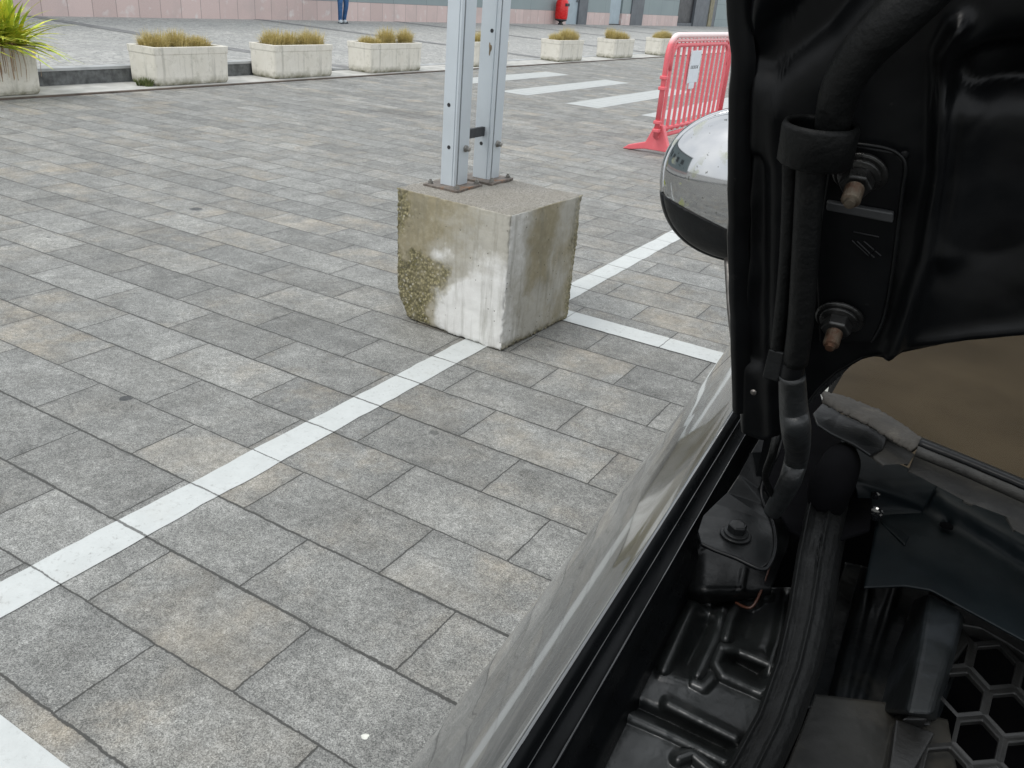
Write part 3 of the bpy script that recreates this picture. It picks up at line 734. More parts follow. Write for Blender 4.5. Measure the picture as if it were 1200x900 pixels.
# ------------------------------------------------------------------ posts
M_alu = plain('grey_coated_aluminium', (.50, .545, .575), .42, metal=.15, var=.05, scale=5, bump=0, spots=((.36, .36, .33), 14, .70))
M_alud = plain('profile_groove', (.13, .13, .125), .6, var=.2, bump=0)
M_plate = plain('rusted_base_plate', (.17, .145, .125), .6, metal=.4, var=.4, scale=40, spots=((.22, .11, .05), 18, .55))
M_bolt = plain('zinc_bolt', (.28, .27, .25), .4, metal=.8, var=.3, bump=0)
def post(cx, cy, sx, sy, lab, rot):
    e = empty('grey_post', (cx, cy, bh), lab, 'post', 'grey posts bolted to the concrete block')
    H = 3.1; g = .006; d = .004
    bm = bmesh.new()
    # closed profile with grooves running up the +X face and near both edges of the -Y face
    hx, hy = sx / 2, sy / 2
    P_ = [(-hx, -hy), (hx - .012, -hy), (hx - .012, -hy + d), (hx - .008, -hy + d), (hx - .008, -hy), (hx, -hy), (hx, -hy + .020), (hx - g, -hy + .020), (hx - g, -hy + .030), (hx, -hy + .030), (hx, hy), (-hx, hy)]
    rings = []
    for z in (.012, H): rings.append([bm.verts.new((x, y, z)) for x, y in P_])
    for k in range(len(P_)): bm.faces.new((rings[0][k], rings[0][(k + 1) % len(P_)], rings[1][(k + 1) % len(P_)], rings[1][k]))
    bm.faces.new(rings[1]); bm.faces.new(rings[0][::-1])
    prof = build('profile', bm, M_alu, e, local=True, bevel=.0012)
    bm = bmesh.new(); box(bm, hx - g + .0002, hx - g + .0012, -hy + .0203, -hy + .0297, .013, H - .002); build('groove', bm, M_alud, prof, local=True)
    bm = bmesh.new(); box(bm, -hx - .055, hx + .055, -hy - .055, hy + .045, .0005, .012); pl = build('base_plate', bm, M_plate, e, local=True, bevel=.002)
    for qx in (-1, 1):
        for qy in (-1, 1):
            bm = bmesh.new(); lathe(bm, [(.014, .012), (.014, .015), (.0001, .0152)], (qx * (hx + .035), qy * (hy + .026), 0), n=16)
            lathe(bm, [(.0105, .0153), (.0105, .023), (.006, .0235), (.006, .031), (.001, .0315)], (qx * (hx + .035), qy * (hy + .026), 0), n=6); build('bolt', bm, M_bolt, e, local=True)
    def hole(u, v, face):
        if face == 'y': p = onpl(u, v, Vector((cx, cy - hy, 1)), Vector((0, 1, 0))); ax = Vector((0, -1, 0))
        else: p = onpl(u, v, Vector((cx + hx, cy, 1)), Vector((1, 0, 0))); ax = Vector((1, 0, 0))
        return p - Vector((cx, cy, bh)), ax
    e.rotation_euler = (0, 0, 0)
    return e, prof, hole
e1, p1, h1 = post(-2.101, 2.478, .072, .107, 'nearer grey metal post, the left one on the concrete block', 0)
e2, p2, h2 = post(-2.084, 2.718, .086, .095, 'farther grey metal post with a rust spot, the right one on the block', 0)
for pr, hl, lst in ((p1, h1, [(526, 123, 'y'), (526, 172.6, 'y')]), (p2, h2, [(576.6, 36, 'y'), (564, 168, 'y')])):
    for u, v, f in lst:
        p, ax = hl(u, v, f); bm = bmesh.new(); lathe(bm, [(.0085, -.002), (.0085, .0008), (.0065, .001), (.006, .0004), (.0001, .0003)], p, ax, 16); build('screw_hole', bm, M_dark, pr, local=True)
for pr, hl, u, v in ((p1, h1, 545.4, 174), (p2, h2, 582.7, 168.4)):
    p, ax = hl(u, v, 'x'); bm = bmesh.new(); lathe(bm, [(.015, 0), (.015, .006), (.0135, .008)], p, ax, 20); lathe(bm, [(.012, .008), (.012, .022), (.008, .024), (.001, .0245)], p, ax, 6); build('side_bolt', bm, M_bolt, pr, local=True)
# flaking rust spot on the farther post
p, ax = h2(574.4, 57, 'y'); M_rsp = plain('rust_flake', (.17, .13, .08), .85, var=.5, scale=60)
bm = bmesh.new(); pts = []
for k in range(14):
    a = 2 * math.pi * k / 14; r_ = 1 + .35 * math.sin(3 * a + 1) ; pts.append(Vector((p.x + .007 * r_ * math.cos(a), p.y - .0006, p.z + .024 * r_ * math.sin(a))))
f = [bm.verts.new(q) for q in pts]; bm.faces.new(f); build('rust_spot', bm, M_rsp, p2, local=True, solid=.0008)
# spacer between the posts
bm = bmesh.new(); box(bm, .010, .026, .048, .20, .205, .245); build('spacer', bm, M_blk, p1, local=True)
#CAR
# ------------------------------------------------------------------ car
CO = Vector((0.62, 1.0, 0.0))
car = empty('parked_car', CO, 'dark glossy car with its hood raised, seen from above its right front wing', 'car')
def paint_mat():
    n = N('dark_car_paint')
    n.b.inputs['Coat Weight'].default_value = 1.0; n.b.inputs['Coat Roughness'].default_value = .04; n.b.inputs['Coat IOR'].default_value = 1.7
    c = n.mix(n.noise(600, 2), (.05, .053, .056), (.09, .093, .095))
    c = n.mix(n.mr(n.noise(240, 6, .8), .66, .72, 0, .6), c, (.03, .03, .03))
    c = n.mix(n.mr(n.noise(5, 6, .7), .6, .8, 0, .3), c, (.14, .135, .12))
    return n.out(c, n.mr(n.noise(14, 6, .7), .35, .75, .16, .34), metal=.75)
M_car = paint_mat()
M_gloss = plain('black_inner_paint', (.0028, .0031, .0035), .38, var=.5, scale=20, bump=.04, spots=((.028, .027, .025), 70, .66), spec=.17)
M_flange = plain('black_flange_paint', (.004, .0045, .005), .32, var=.3, scale=30, bump=.02, spots=((.012, .012, .012), 90, .70), spec=.08)
M_glossy = plain('gloss_black_paint', (.006, .0065, .0075), .08, var=.2, scale=20, bump=0, coat=.6)
M_plas = plain('dusty_black_plastic', (.0042, .005, .0056), .40, var=.5, scale=24, bump=.25, spots=((.016, .0155, .0135), 9, .56), spec=.25)
M_apron = plain('moulded_apron', (.010, .0115, .0115), .36, var=.5, scale=24, bump=.2, spots=((.030, .030, .034), 7, .55), spec=.6)
M_box = plain('duct_plastic', (.006, .0075, .0080), .42, var=.5, scale=14, bump=.25, spots=((.018, .021, .024), 9, .52), spec=.3)
M_boot = plain('ribbed_boot', (.010, .011, .0115), .42, var=.5, scale=40, bump=.3, spec=.4)
M_floor = plain('dusty_duct_plate', (.016, .016, .0145), .55, var=.5, scale=16, bump=.3, spots=((.03, .028, .023), 10, .5), spec=.3)
M_hex = plain('honeycomb_plastic', (.011, .011, .0105), .45, var=.4, scale=40, bump=.2, spec=.4)
M_nut = plain('dark_zinc', (.045, .045, .044), .32, metal=.8, var=.5, scale=90, bump=.1)
M_bar2 = plain('grey_crossbar', (.030, .031, .032), .4, var=.3, bump=0, spec=.4)
M_plasb = plain('blue_black_plastic', (.004, .0062, .0074), .45, var=.4, scale=12, bump=.2, spots=((.010, .013, .017), 7, .56), spec=.18)
M_rub = plain('black_rubber', (.003, .0033, .0033), .55, var=.35, scale=35, bump=.4, spots=((.014, .0135, .012), 26, .62), spec=.16)
M_steel = plain('dull_steel', (.16, .15, .14), .42, metal=.9, var=.4, scale=60, bump=.1)
M_thread = N('rusty_thread'); n = M_thread
c = n.mix(n.mr(n.noise(120, 4), .4, .6), (.12, .10, .075), (.07, .035, .02)); M_thread = n.out(c, .45, None, .6)
M_bkl = plain('black_bracket', (.0045, .005, .0053), .36, var=.4, scale=40, bump=.15, spots=((.018, .017, .015), 34, .64), spec=.2)
M_dust = plain('dusty_brown_rubber', (.022, .019, .0145), .8, var=.45, scale=22, bump=.6, spots=((.06, .053, .041), 40, .58))
M_dash = plain('brown_dash', (.066, .053, .038), .9, var=.22, scale=9, bump=0, spec=.1)
M_tyre = plain('tyre', (.02, .02, .021), .85, var=.2); M_rim = plain('alloy', (.45, .46, .47), .3, metal=.9, var=.05, bump=0)
n = N('car_glass'); tr = n.new('ShaderNodeBsdfTransparent'); tr.inputs[0].default_value = (.80, .78, .72, 1); gl = n.new('ShaderNodeBsdfGlossy'); gl.inputs['Roughness'].default_value = .04
lw = n.new('ShaderNodeFresnel'); lw.inputs['IOR'].default_value = 1.12; ms = n.new('ShaderNodeMixShader'); n.ln(lw.outputs[0], ms.inputs[0]); n.ln(tr.outputs[0], ms.inputs[1]); n.ln(gl.outputs[0], ms.inputs[2])
n.ln(ms.outputs[0], n.t.nodes['Material Output'].inputs['Surface']); M_glass = n.m
n = N('tinted_side_glass'); M_sglass = n.out((.01, .012, .013), .03)
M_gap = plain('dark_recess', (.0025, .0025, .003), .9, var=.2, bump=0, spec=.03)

def exo(y): return -.148 - .055 * (y + .25) - .02 * max(0, y - .3) ** 2 if y > -.6 else -.148 + .01925 + (-.6 - y) * .25 * 2
def ztop(y): return 1.05 + .02 * (y + .25) - .10 * max(0, -.55 - y) ** 1.5
FPK = [(0, 0), (-.0015, .0002), (-.0035, -.0025), (-.009, -.010), (-.022, -.0235), (-.045, -.049), (-.064, -.0715), (-.074, -.0840), (-.094, -.110), (-.125, -.155), (-.141, -.182), (-.1465, -.197), (-.149, -.215), (-.149, -.25), (-.150, -.32), (-.152, -.40), (-.151, -.52), (-.150, -.62), (-.146, -.72), (-.140, -.80)]
FPK = [(a if a > -.02 else -.02 + (a + .02) * .875, b) for a, b in FPK]
FP = FPK[:3] + [(p.x, p.y) for p in smoothpath([Vector((a, b, 0)) for a, b in FPK[3:]], 5)]
YW = -.16
def stations(a, b, n): return [a + (b - a) * i / n for i in range(n + 1)]
def flank(name, y0, y1, par, n=40, low=True):
    bm = bmesh.new(); rows = []
    for y in stations(y0, y1, n):
        zt = ztop(y); x0 = exo(y); r = []
        zl = .28
        if abs(y - YW) < .37: zl = max(zl, .30 + math.sqrt(.37 ** 2 - (y - YW) ** 2))
        if abs(y - 2.45) < .37: zl = max(zl, .30 + math.sqrt(.37 ** 2 - (y - 2.45) ** 2))
        for dx, dz in FP:
            z = zt + dz; r.append(Vector((x0 + dx, y, max(z, zl if z < zt - .32 else z))))
        rows.append([bm.verts.new(v) for v in r])
    for a, b in zip(rows, rows[1:]):
        for k in range(len(FP) - 1):
            if (a[k].co - a[k + 1].co).length < 1e-6 and (b[k].co - b[k + 1].co).length < 1e-6: continue
            bm.faces.new((a[k], a[k + 1], b[k + 1], b[k]))
    return build(name, bm, M_car, par, smooth=True)
fen = flank('fender', -.80, .52, car, 66)
# inner flange, rubber gutter and inner wing wall of the fender
GP = [(0, -.0005), (.003, -.002), (.005, -.006), (.0065, -.014), (.009, -.018), (.015, -.021), (.0165, -.0215), (.018, -.025), (.020, -.046), (.022, -.052), (.027, -.056), (.029, -.064), (.031, -.12), (.033, -.30)]
bm = bmesh.new(); rows = []
for y in stations(-.80, .40, 60):
    rows.append([bm.verts.new((exo(y) + dx, y, ztop(y) + dz + (.0006 * noise.noise((y * 30, dx * 90, 2)) if .02 < dx < .05 else 0))) for dx, dz in GP])
for a, b in zip(rows, rows[1:]):
    for k in range(len(GP) - 1): bm.faces.new((a[k + 1], a[k], b[k], b[k + 1]))
build('inner_flange', bm, M_flange, fen, smooth=True)
door = flank('front_door', .526, 1.62, car, 30)
bm = bmesh.new(); tube(bm, [(exo(1.3) - .20, 1.30, .90), (exo(1.4) - .225, 1.36, .90), (exo(1.4) - .225, 1.46, .90), (exo(1.5) - .20, 1.52, .90)], .012, 8); build('door_handle', bm, M_car, door, smooth=True)
rear = flank('rear_wing', 1.626, 3.1, car, 30)
# cabin: pillars, side glass, roof
def cab(y):  # top of the side glass (x, z)
    return (.02, 1.50)
bm = bmesh.new()
tube(bm, [(-.17, .42, 1.08), (-.06, .95, 1.42), (.03, 1.25, 1.49), (.04, 2.3, 1.48), (-.04, 3.0, 1.15)], .028, 10); tube(bm, [(1.41, .42, 1.08), (1.30, .95, 1.42), (1.21, 1.25, 1.49), (1.20, 2.3, 1.48), (1.28, 3.0, 1.15)], .028, 10)
build('pillar', bm, M_car, car, smooth=True)
bm = bmesh.new(); grid(bm, lambda a, b: (.03 + a * 1.18, 1.22 + b * 1.15, 1.49 + .05 * math.sin(math.pi * a) * (.6 + .4 * math.sin(math.pi * b))), 12, 8); build('roof', bm, M_car, car, smooth=True, solid=.01)
for sx in (0, 1):
    X = (lambda v: v if sx == 0 else 1.24 - v); bm = bmesh.new()
    prism(bm, [(X(-.20), .50, 1.07), (X(-.06), .98, 1.41), (X(.03), 1.27, 1.475), (X(.04), 2.28, 1.465), (X(-.05), 2.95, 1.14), (X(-.22), 2.9, 1.07)], Vector((.004, 0, 0))); build('side_window', bm, M_sglass, car)
bm = bmesh.new(); grid(bm, lambda a, b: (-.02 + a * 1.28, 2.34 + b * .72, 1.47 - b * .36), 6, 6); build('rear_window', bm, M_sglass, car, solid=.004)
bm = bmesh.new(); box(bm, -.10, 1.34, 3.0, 3.12, .30, 1.08); box(bm, -.05, 1.3, 2.95, 3.05, 1.0, 1.12); build('tailgate', bm, M_car, car, bevel=.03)
# far wing and nose
bm = bmesh.new(); box(bm, 1.36, 1.50, -.80, 3.0, .30, 1.05); build('left_side', bm, M_car, car, bevel=.05, seg=3)
bm = bmesh.new(); pr = [(-.04, -.84), (.2, -1.0), (.62, -1.06), (1.04, -1.0), (1.30, -.84), (1.30, -.76), (-.04, -.76)]
prism(bm, [(x, y, .32) for x, y in pr], Vector((0, 0, .50))); build('bumper', bm, M_car, car, bevel=.03, seg=3)
bm = bmesh.new(); box(bm, .2, 1.04, -1.075, -1.0, .50, .66); build('grille', bm, M_plas, car, bevel=.01)
for x in (-.02, 1.26):
    bm = bmesh.new(); lathe(bm, [(.12, 0), (.12, .05), (.09, .09), (.02, .10)], (x if x < 0 else x, -.80, .72), Vector((0, -1, .15)), 20); build('headlight', bm, M_rim, car, smooth=True)
for yw in (YW, 2.45):
    for x, sgn in ((-.235, -1), (1.40, 1)):
        bm = bmesh.new(); lathe(bm, [(.20, -.09), (.30, -.10), (.325, -.07), (.33, 0), (.325, .07), (.30, .10), (.20, .09)], (x + .09 * -sgn * .3, yw, .33), Vector((sgn, 0, 0)), 36); w = build('wheel', bm, M_tyre, car, smooth=True)
        bm = bmesh.new(); lathe(bm, [(.20, .05), (.205, .09), (.19, .095), (.17, .06), (.05, .055), (.05, .07), (.01, .072)], (x + .09 * -sgn * .3, yw, .33), Vector((sgn, 0, 0)), 36)
        for k in range(5):
            a = k * 2 * math.pi / 5; M_ = Matrix.Translation((x + .09 * -sgn * .3 + sgn * .075, yw, .33)) @ Matrix.Rotation(a, 4, 'X'); box(bm, -.012, .012, -.022, .022, .04, .19, M_)
        build('rim', bm, M_rim, w)
# underbody and engine-bay shell
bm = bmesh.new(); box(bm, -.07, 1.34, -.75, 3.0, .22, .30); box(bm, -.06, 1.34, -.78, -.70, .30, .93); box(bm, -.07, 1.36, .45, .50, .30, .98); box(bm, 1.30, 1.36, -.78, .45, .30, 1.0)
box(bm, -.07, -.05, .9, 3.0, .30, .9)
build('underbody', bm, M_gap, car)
bm = bmesh.new(); box(bm, .30, 1.0, -.5, .1, .45, .80); build('engine', bm, M_plas, car, bevel=.03)

for dx, dz, r_ in ((.0062, -.0125, .0007), (.0165, -.0208, .0009)):  # thin gloss tubes added along the flange to draw its edge highlights
    bm = bmesh.new(); tube(bm, [(exo(y) + dx, y, ztop(y) + dz + .0004 * noise.noise((y * 25, dx * 99, 0))) for y in stations(-.75, .38, 90)], [r_ * (1 + .6 * noise.noise((y * 40, 3, dx * 99))) for y in stations(-.75, .38, 90)], 6); build('highlight_bead', bm, M_glossy, fen, smooth=True)
# ---- pressed apron panel beside the wing, with its ribs (plan position from the picture, height about 0.96 m)
def patch(name, top, bottom, left, right, zf, mat, par, n=60, m=60, solid=.0015):
    f = coons(top, bottom, left, right); bm = bmesh.new()
    def fn(a, b):
        u, v = f(a, b); return hz(u, v, zf(u, v))
    grid(bm, fn, n, m)
    o = build(name, bm, mat, par, smooth=True, solid=solid); return o
ribs = [([(812, 712), (795, 748), (778, 785)], 7, .008), ([(846, 716), (836, 750), (817, 790)], 7, .008), ([(872, 703), (862, 712), (856, 728), (851, 748)], 6, .008), ([(872, 705), (885, 706), (893, 699), (900, 700)], 5, .007),
        ([(846, 760), (862, 763), (908, 782)], 6, .007), ([(844, 765), (839, 778), (848, 792), (892, 812), (903, 806), (908, 786)], 6, .007), ([(722, 832), (790, 862), (850, 893)], 6, .008), ([(783, 826), (862, 866)], 6, .008),
        ([(795, 890), (812, 884), (835, 904)], 7, .007), ([(921, 700), (912, 752), (900, 790)], 6, .007), ([(812, 800), (824, 806), (834, 796)], 6, .005), ([(775, 792), (796, 797), (810, 800)], 6, .003)]
pits = [([(828, 735), (806, 780)], 12, -.012), ([(862, 778), (888, 792)], 11, -.014), ([(748, 832), (850, 880)], 10, -.010), ([(712, 812), (728, 778)], 14, -.01), ([(880, 722), (874, 748)], 12, -.008), ([(836, 700), (850, 706)], 9, -.015)]
def z_apron(u, v):
    z = .975 - .00006 * (v - 700) - .018 * sm(760, 680, u + (v - 800) * .55)
    h = 0
    for p, w, a in ribs: h = max(h, a * bump(polyd((u, v), p), w))
    for p, w, a in pits: h += a * bump(polyd((u, v), p), w)
    return z + h + .0006 * fbm((u * .03, v * .03, 3))
patch('apron_panel', [(770, 700), (840, 690), (930, 690)], [(600, 960), (700, 980), (850, 960)], [(770, 700), (720, 790), (660, 900), (600, 960)], [(930, 690), (915, 760), (885, 860), (850, 960)], z_apron, M_apron, car, 130, 150)
# ledge between the apron and the hinge, darker
ribs2 = [([(770, 690), (838, 720)], 4, .003), ([(800, 660), (822, 640)], 5, .004), ([(872, 668), (868, 690)], 3, .002)]
def z_ledge(u, v):
    h = 0
    for p, w, a in ribs2: h = max(h, a * bump(polyd((u, v), p), w))
    return 1.000 - .02 * sm(690, 708, v) - .03 * sm(830, 770, u) + h + .0008 * fbm((u * .03, v * .03, 8))
patch('hinge_ledge', [(790, 560), (850, 545), (935, 560)], [(762, 705), (840, 706), (902, 695)], [(790, 560), (772, 640), (762, 705)], [(935, 560), (925, 640), (902, 695)], z_ledge, M_bkl, car, 60, 60)
# orange-brown wire glimpsed under the seal
bm = bmesh.new(); tube(bm, smoothpath([hz(905, 655, 1.0), hz(893, 690, 1.0), hz(880, 712, .99), hz(862, 706, .985)]), .0012, 6); build('wire', bm, plain('orange_wire', (.06, .02, .01), .5, bump=0), car, smooth=True)

# ---- rubber seal strip along the wing channel
pth = [(982, 545), (972, 590), (960, 650), (949, 720), (935, 780), (912, 845), (882, 905), (840, 970), (800, 1020)]
def sealpt(s, q):
    u, v = along(pth, s); u2, v2 = along(pth, min(1, s + .02)); u0, v0 = along(pth, max(0, s - .02))
    dx, dy = u2 - u0, v2 - v0; l = math.hypot(dx, dy); nx, ny = dy / l, -dx / l    # to the right side
    w = interp([(0, 22), (.12, 26), (.35, 27), (.6, 27), (1, 34)], s)
    zz = interp([(0, 1.062), (.2, 1.052), (1, 1.030)], s)
    prof = interp([(-1.25, -.05), (-1, -.008), (-.86, .0015), (-.7, -.0015), (-.5, -.003), (-.30, -.002), (-.10, -.001), (.06, .0022), (.2, -.0015), (.45, -.003), (.7, -.006), (.88, -.012), (1, -.02), (1.15, -.06)], q)
    e = .0005 * fbm((s * 50, q * 3, 0)) * (1 + sm(.5, .9, q)) + .003 * bump(q - .0, .22) * bump(s - .2, .07) * fbm((s * 160, q * 9, 5))
    p = hz(u + nx * w * min(1.03, max(-1.0, q)), v + ny * w * min(1.03, max(-1, q)), zz + prof + e)
    return p
bm = bmesh.new(); grid(bm, lambda a, b: sealpt(a, -1.25 + 2.4 * b), 150, 70); build('wing_seal', bm, M_rub, car, smooth=True)
bm = bmesh.new(); tube(bm, smoothpath([hz(968, 600, 1.045), hz(972, 575, 1.068), hz(982, 552, 1.082), hz(990, 530, 1.08)], 5), [.010, .013, .015, .0165, .017, .0175, .018, .0182, .018, .0175, .017, .0165, .016, .014, .012, .009], 18); build('seal_end', bm, M_gap, car, smooth=True)

# ---- cowl panel under the windscreen
def z_cowl(u, v):
    # fold running down to the right
    d = (v - (555 + (u - 1000) * .62)) / 1.18
    d = (v - (528 + (u - 1030) * .60)) / 1.17
    z = 1.050 - .020 * sm(-5, 40, d) - .012 * sm(40, 150, d)
    z += .002 * bump(d - 10, 12)
    z -= .004 * bump(math.hypot(u - 1110, (v - 617) * .7) , 5)
    return z + .0012 * fbm((u * .012, v * .012, 2))
patch('cowl_panel', [(1000, 540), (1080, 560), (1200, 610), (1500, 760)], [(1012, 690), (1060, 688), (1090, 693), (1200, 753), (1500, 918)], [(1000, 540), (1028, 600), (1020, 650), (1012, 690)], [(1500, 760), (1500, 918)], z_cowl, M_plasb, car, 120, 90)
patch('cowl_step', [(985, 515), (1040, 540), (1100, 565)], [(1008, 600), (1030, 612), (1060, 640)], [(985, 515), (1000, 560), (1008, 600)], [(1100, 565), (1080, 600), (1060, 640)], lambda u, v: 1.058 - .03 * sm(560, 610, v) + .002 * bump(v - 560 - (u - 1000) * .4, 5), M_plasb, car, 40, 40)
bm = bmesh.new(); lathe(bm, [(.007, -.004), (.007, .001), (.0055, .0015), (.004, .0005), (.0001, 0)], hz(1025, 600, 1.040), Vector((0, -.2, 1)), 14); lathe(bm, [(.004, .001), (.004, .006), (.001, .007)], hz(1025, 583, 1.046), Vector((0, -.2, 1)), 10); build('clip', bm, M_glossy, car)
bm = bmesh.new(); lathe(bm, [(.0055, 0), (.0055, .0012), (.0035, .0004), (.0001, 0)], hz(1109, 617, 1.036), Vector((0, 0, 1)), 16); build('clip', bm, M_gap, car)
def z_in(u, v): return .955 - .02 * sm(1010, 1000, u + (v - 700) * .25) + .004 * bump(u + (v - 700) * .32 - 1046, 5) + .003 * bump(u + (v - 700) * .22 - 1015, 4) + .001 * fbm((u * .03, v * .03, 6))
patch('inner_cover', [(990, 660), (1030, 668), (1090, 690)], [(930, 830), (1000, 835), (1060, 842)], [(990, 660), (965, 740), (930, 830)], [(1090, 690), (1072, 760), (1060, 842)], z_in, M_plas, car, 50, 60)
# floor plate lower right, with pale step edge
def z_floor(u, v): return .965 + .006 * sm(-4, 4, (u - 1052) + (v - 840) * .22) + .001 * fbm((u * .02, v * .02, 1))
patch('air_duct_plate', [(955, 815), (1040, 825), (1110, 845)], [(880, 980), (1000, 990), (1130, 980)], [(955, 815), (925, 890), (880, 980)], [(1110, 845), (1120, 900), (1130, 980)], z_floor, M_floor, car, 60, 50)
# raised box in front of the hexagon grille
bm = bmesh.new()
T = [hz(u, v, 1.012) for u, v in ((1088, 694), (1128, 716), (1113, 770), (1093, 838), (1062, 836), (1078, 760))]
B = [hz(u, v, .955) for u, v in ((1072, 700), (1135, 730), (1120, 790), (1098, 850), (1030, 835), (1048, 760))]
tv = [bm.verts.new(p) for p in T]; bv = [bm.verts.new(p) for p in B]; bm.faces.new(tv[::-1])
for k in range(6): bm.faces.new((tv[k], tv[(k + 1) % 6], bv[(k + 1) % 6], bv[k]))
bmesh.ops.recalc_face_normals(bm, faces=bm.faces)
build('duct_box', bm, M_box, car, bevel=.004, seg=3)
# hexagon grille
ZG = .985
a1 = Vector((-38, 32)); b1 = Vector((18, 56)); c0 = Vector((1166, 779))
cell = [(a1 + b1) / 3, (2 * b1 - a1) / 3 * 1.0, (b1 - 2 * a1) / 3, -(a1 + b1) / 3, (a1 - 2 * b1) / 3, (2 * a1 - b1) / 3]
cell.sort(key=lambda p: math.atan2(p.y, p.x))
bm = bmesh.new()
for i in range(-9, 6):
    for j in range(-4, 9):
        c_ = c0 + a1 * i + b1 * j
        if c_.x > 1480 or c_.y > 1200 or c_.y < 735 + (c_.x - 1125) * .62 or c_.x < 1092 + (c_.y - 900) * -.06 or (c_.x < 1105 and c_.y < 880): continue
        o_ = [bm.verts.new(hz(*(c_ + k), ZG)) for k in cell]; i_ = [bm.verts.new(hz(*(c_ + k * .80), ZG + .0012)) for k in cell]; l_ = [bm.verts.new(v.co + Vector((0, 0, -.004))) for v in i_]
        for k in range(6):
            k2 = (k + 1) % 6; bm.faces.new((o_[k], o_[k2], i_[k2], i_[k])); bm.faces.new((i_[k], i_[k2], l_[k2], l_[k]))
bmesh.ops.remove_doubles(bm, verts=bm.verts, dist=.0004)
build('honeycomb_grille', bm, M_hex, car, bevel=.0012)
# solid border of the grille (upper edge and left edge) with two part slots
def strip(name, pts, z, h, mat, par, bev=.0015):
    bm = bmesh.new(); prism(bm, [hz(u, v, z) for u, v in pts], Vector((0, 0, -h))); bmesh.ops.recalc_face_normals(bm, faces=bm.faces)
    return build(name, bm, mat, par, bevel=bev)
strip('grille_border', [(1112, 694), (1520, 940), (1520, 975), (1180, 752), (1150, 735), (1126, 731)], .988, .012, M_hex, car)
strip('grille_border', [(1126, 730), (1136, 752), (1118, 775), (1098, 800), (1092, 830), (1086, 842), (1058, 842), (1064, 836), (1092, 836), (1112, 765), (1117, 732)], .9875, .010, M_hex, car)
strip('grille_border', [(1050, 842), (1096, 858), (1088, 872), (1072, 900), (1060, 980), (1030, 980), (1045, 880)], .9875, .010, M_hex, car)
bm = bmesh.new(); vs = [bm.verts.new(hz(u, v, .90)) for u, v in ((940, 560), (1700, 900), (1600, 1400), (560, 1150), (700, 700))]; bm.faces.new(vs); build('bay_light_block', bm, M_gap, car)  # near-black sheet added below the bay parts to block light

# ---- hinge bracket with its bolt
HB = [(912, 492), (921, 500), (912, 530), (900, 556), (893, 575), (896, 592), (905, 612), (908, 640), (903, 658), (893, 665), (884, 663), (862, 652), (838, 643), (822, 636), (818, 622), (824, 604), (838, 590), (852, 577), (866, 556), (880, 530), (895, 505)]
def zb(u, v): return 1.047 + .055 * sm(600, 490, v)
bm = bmesh.new(); a = [bm.verts.new(hz(u, v, zb(u, v))) for u, v in HB]; b = [bm.verts.new(v.co - Vector((0, 0, .004))) for v in a]
bm.faces.new(a); bm.faces.new(b[::-1])
for k in range(len(a)): bm.faces.new((a[k], a[(k + 1) % len(a)], b[(k + 1) % len(a)], b[k]))
bmesh.ops.recalc_face_normals(bm, faces=bm.faces); bmesh.ops.triangulate(bm, faces=[f for f in bm.faces if len(f.verts) > 4])
hb = build('hinge_bracket', bm, M_bkl, car, bevel=.0012)
bm = bmesh.new(); A_ = [(900, 436), (924, 438), (926, 470), (918, 505), (908, 540), (896, 575), (884, 566), (892, 530), (900, 490)]
zq = lambda v: interp([(436, 1.215), (500, 1.12), (575, 1.05)], v)
prism(bm, [hz(u, v, zq(v)) for u, v in A_], Vector((0, .003, -.003))); bmesh.ops.triangulate(bm, faces=[f for f in bm.faces if len(f.verts) > 4]); bmesh.ops.recalc_face_normals(bm, faces=bm.faces)
build('hinge_arm', bm, M_bkl, hb, bevel=.001)
# rolled edge of the hinge arm
bm = bmesh.new(); tube(bm, smoothpath([hz(u, v, zb(u, v) + .001) for u, v in ((918, 500), (912, 530), (898, 556), (892, 575), (896, 593), (906, 614), (909, 640), (903, 660), (892, 667), (862, 654), (838, 645), (822, 637))], 5), .0016, 6); build('rolled_edge', bm, M_gloss, hb, smooth=True)
def bolt(par, c, ax, R1, mat1, mat2, thread=0, tlen=0, tip=None, name='hinge_bolt'):
    bm = bmesh.new(); lathe(bm, [(R1, 0), (R1, .0014), (R1 * .92, .002)], c, ax, 28); lathe(bm, [(R1 * .80, .002), (R1 * .78, .0034), (R1 * .6, .0042)], c, ax, 28)
    o = build(name, bm, mat1, par, bevel=.0003)
    bm = bmesh.new(); lathe(bm, [(R1 * .62, .003), (R1 * .62, .0098), (R1 * .54, .0106), (R1 * .40, .0107)], c, ax, 6); build('hex_head', bm, mat1, o, bevel=.0005)
    if thread:
        bm = bmesh.new(); pr = []; k = 0; h = .009
        while h < tlen: pr += [(thread, h), (thread * .86, h + .0005)]; h += .001
        pr += [(thread * .6, h), (thread * .55, h + .002), (.0004, h + .0022)]; lathe(bm, pr, c, ax, 18); build('threaded_end', bm, mat2, o, smooth=False)
    return o
bolt(hb, hz(862, 627, 1.0475), Vector((0, 0, 1)), .0125, M_bkl, M_bkl)

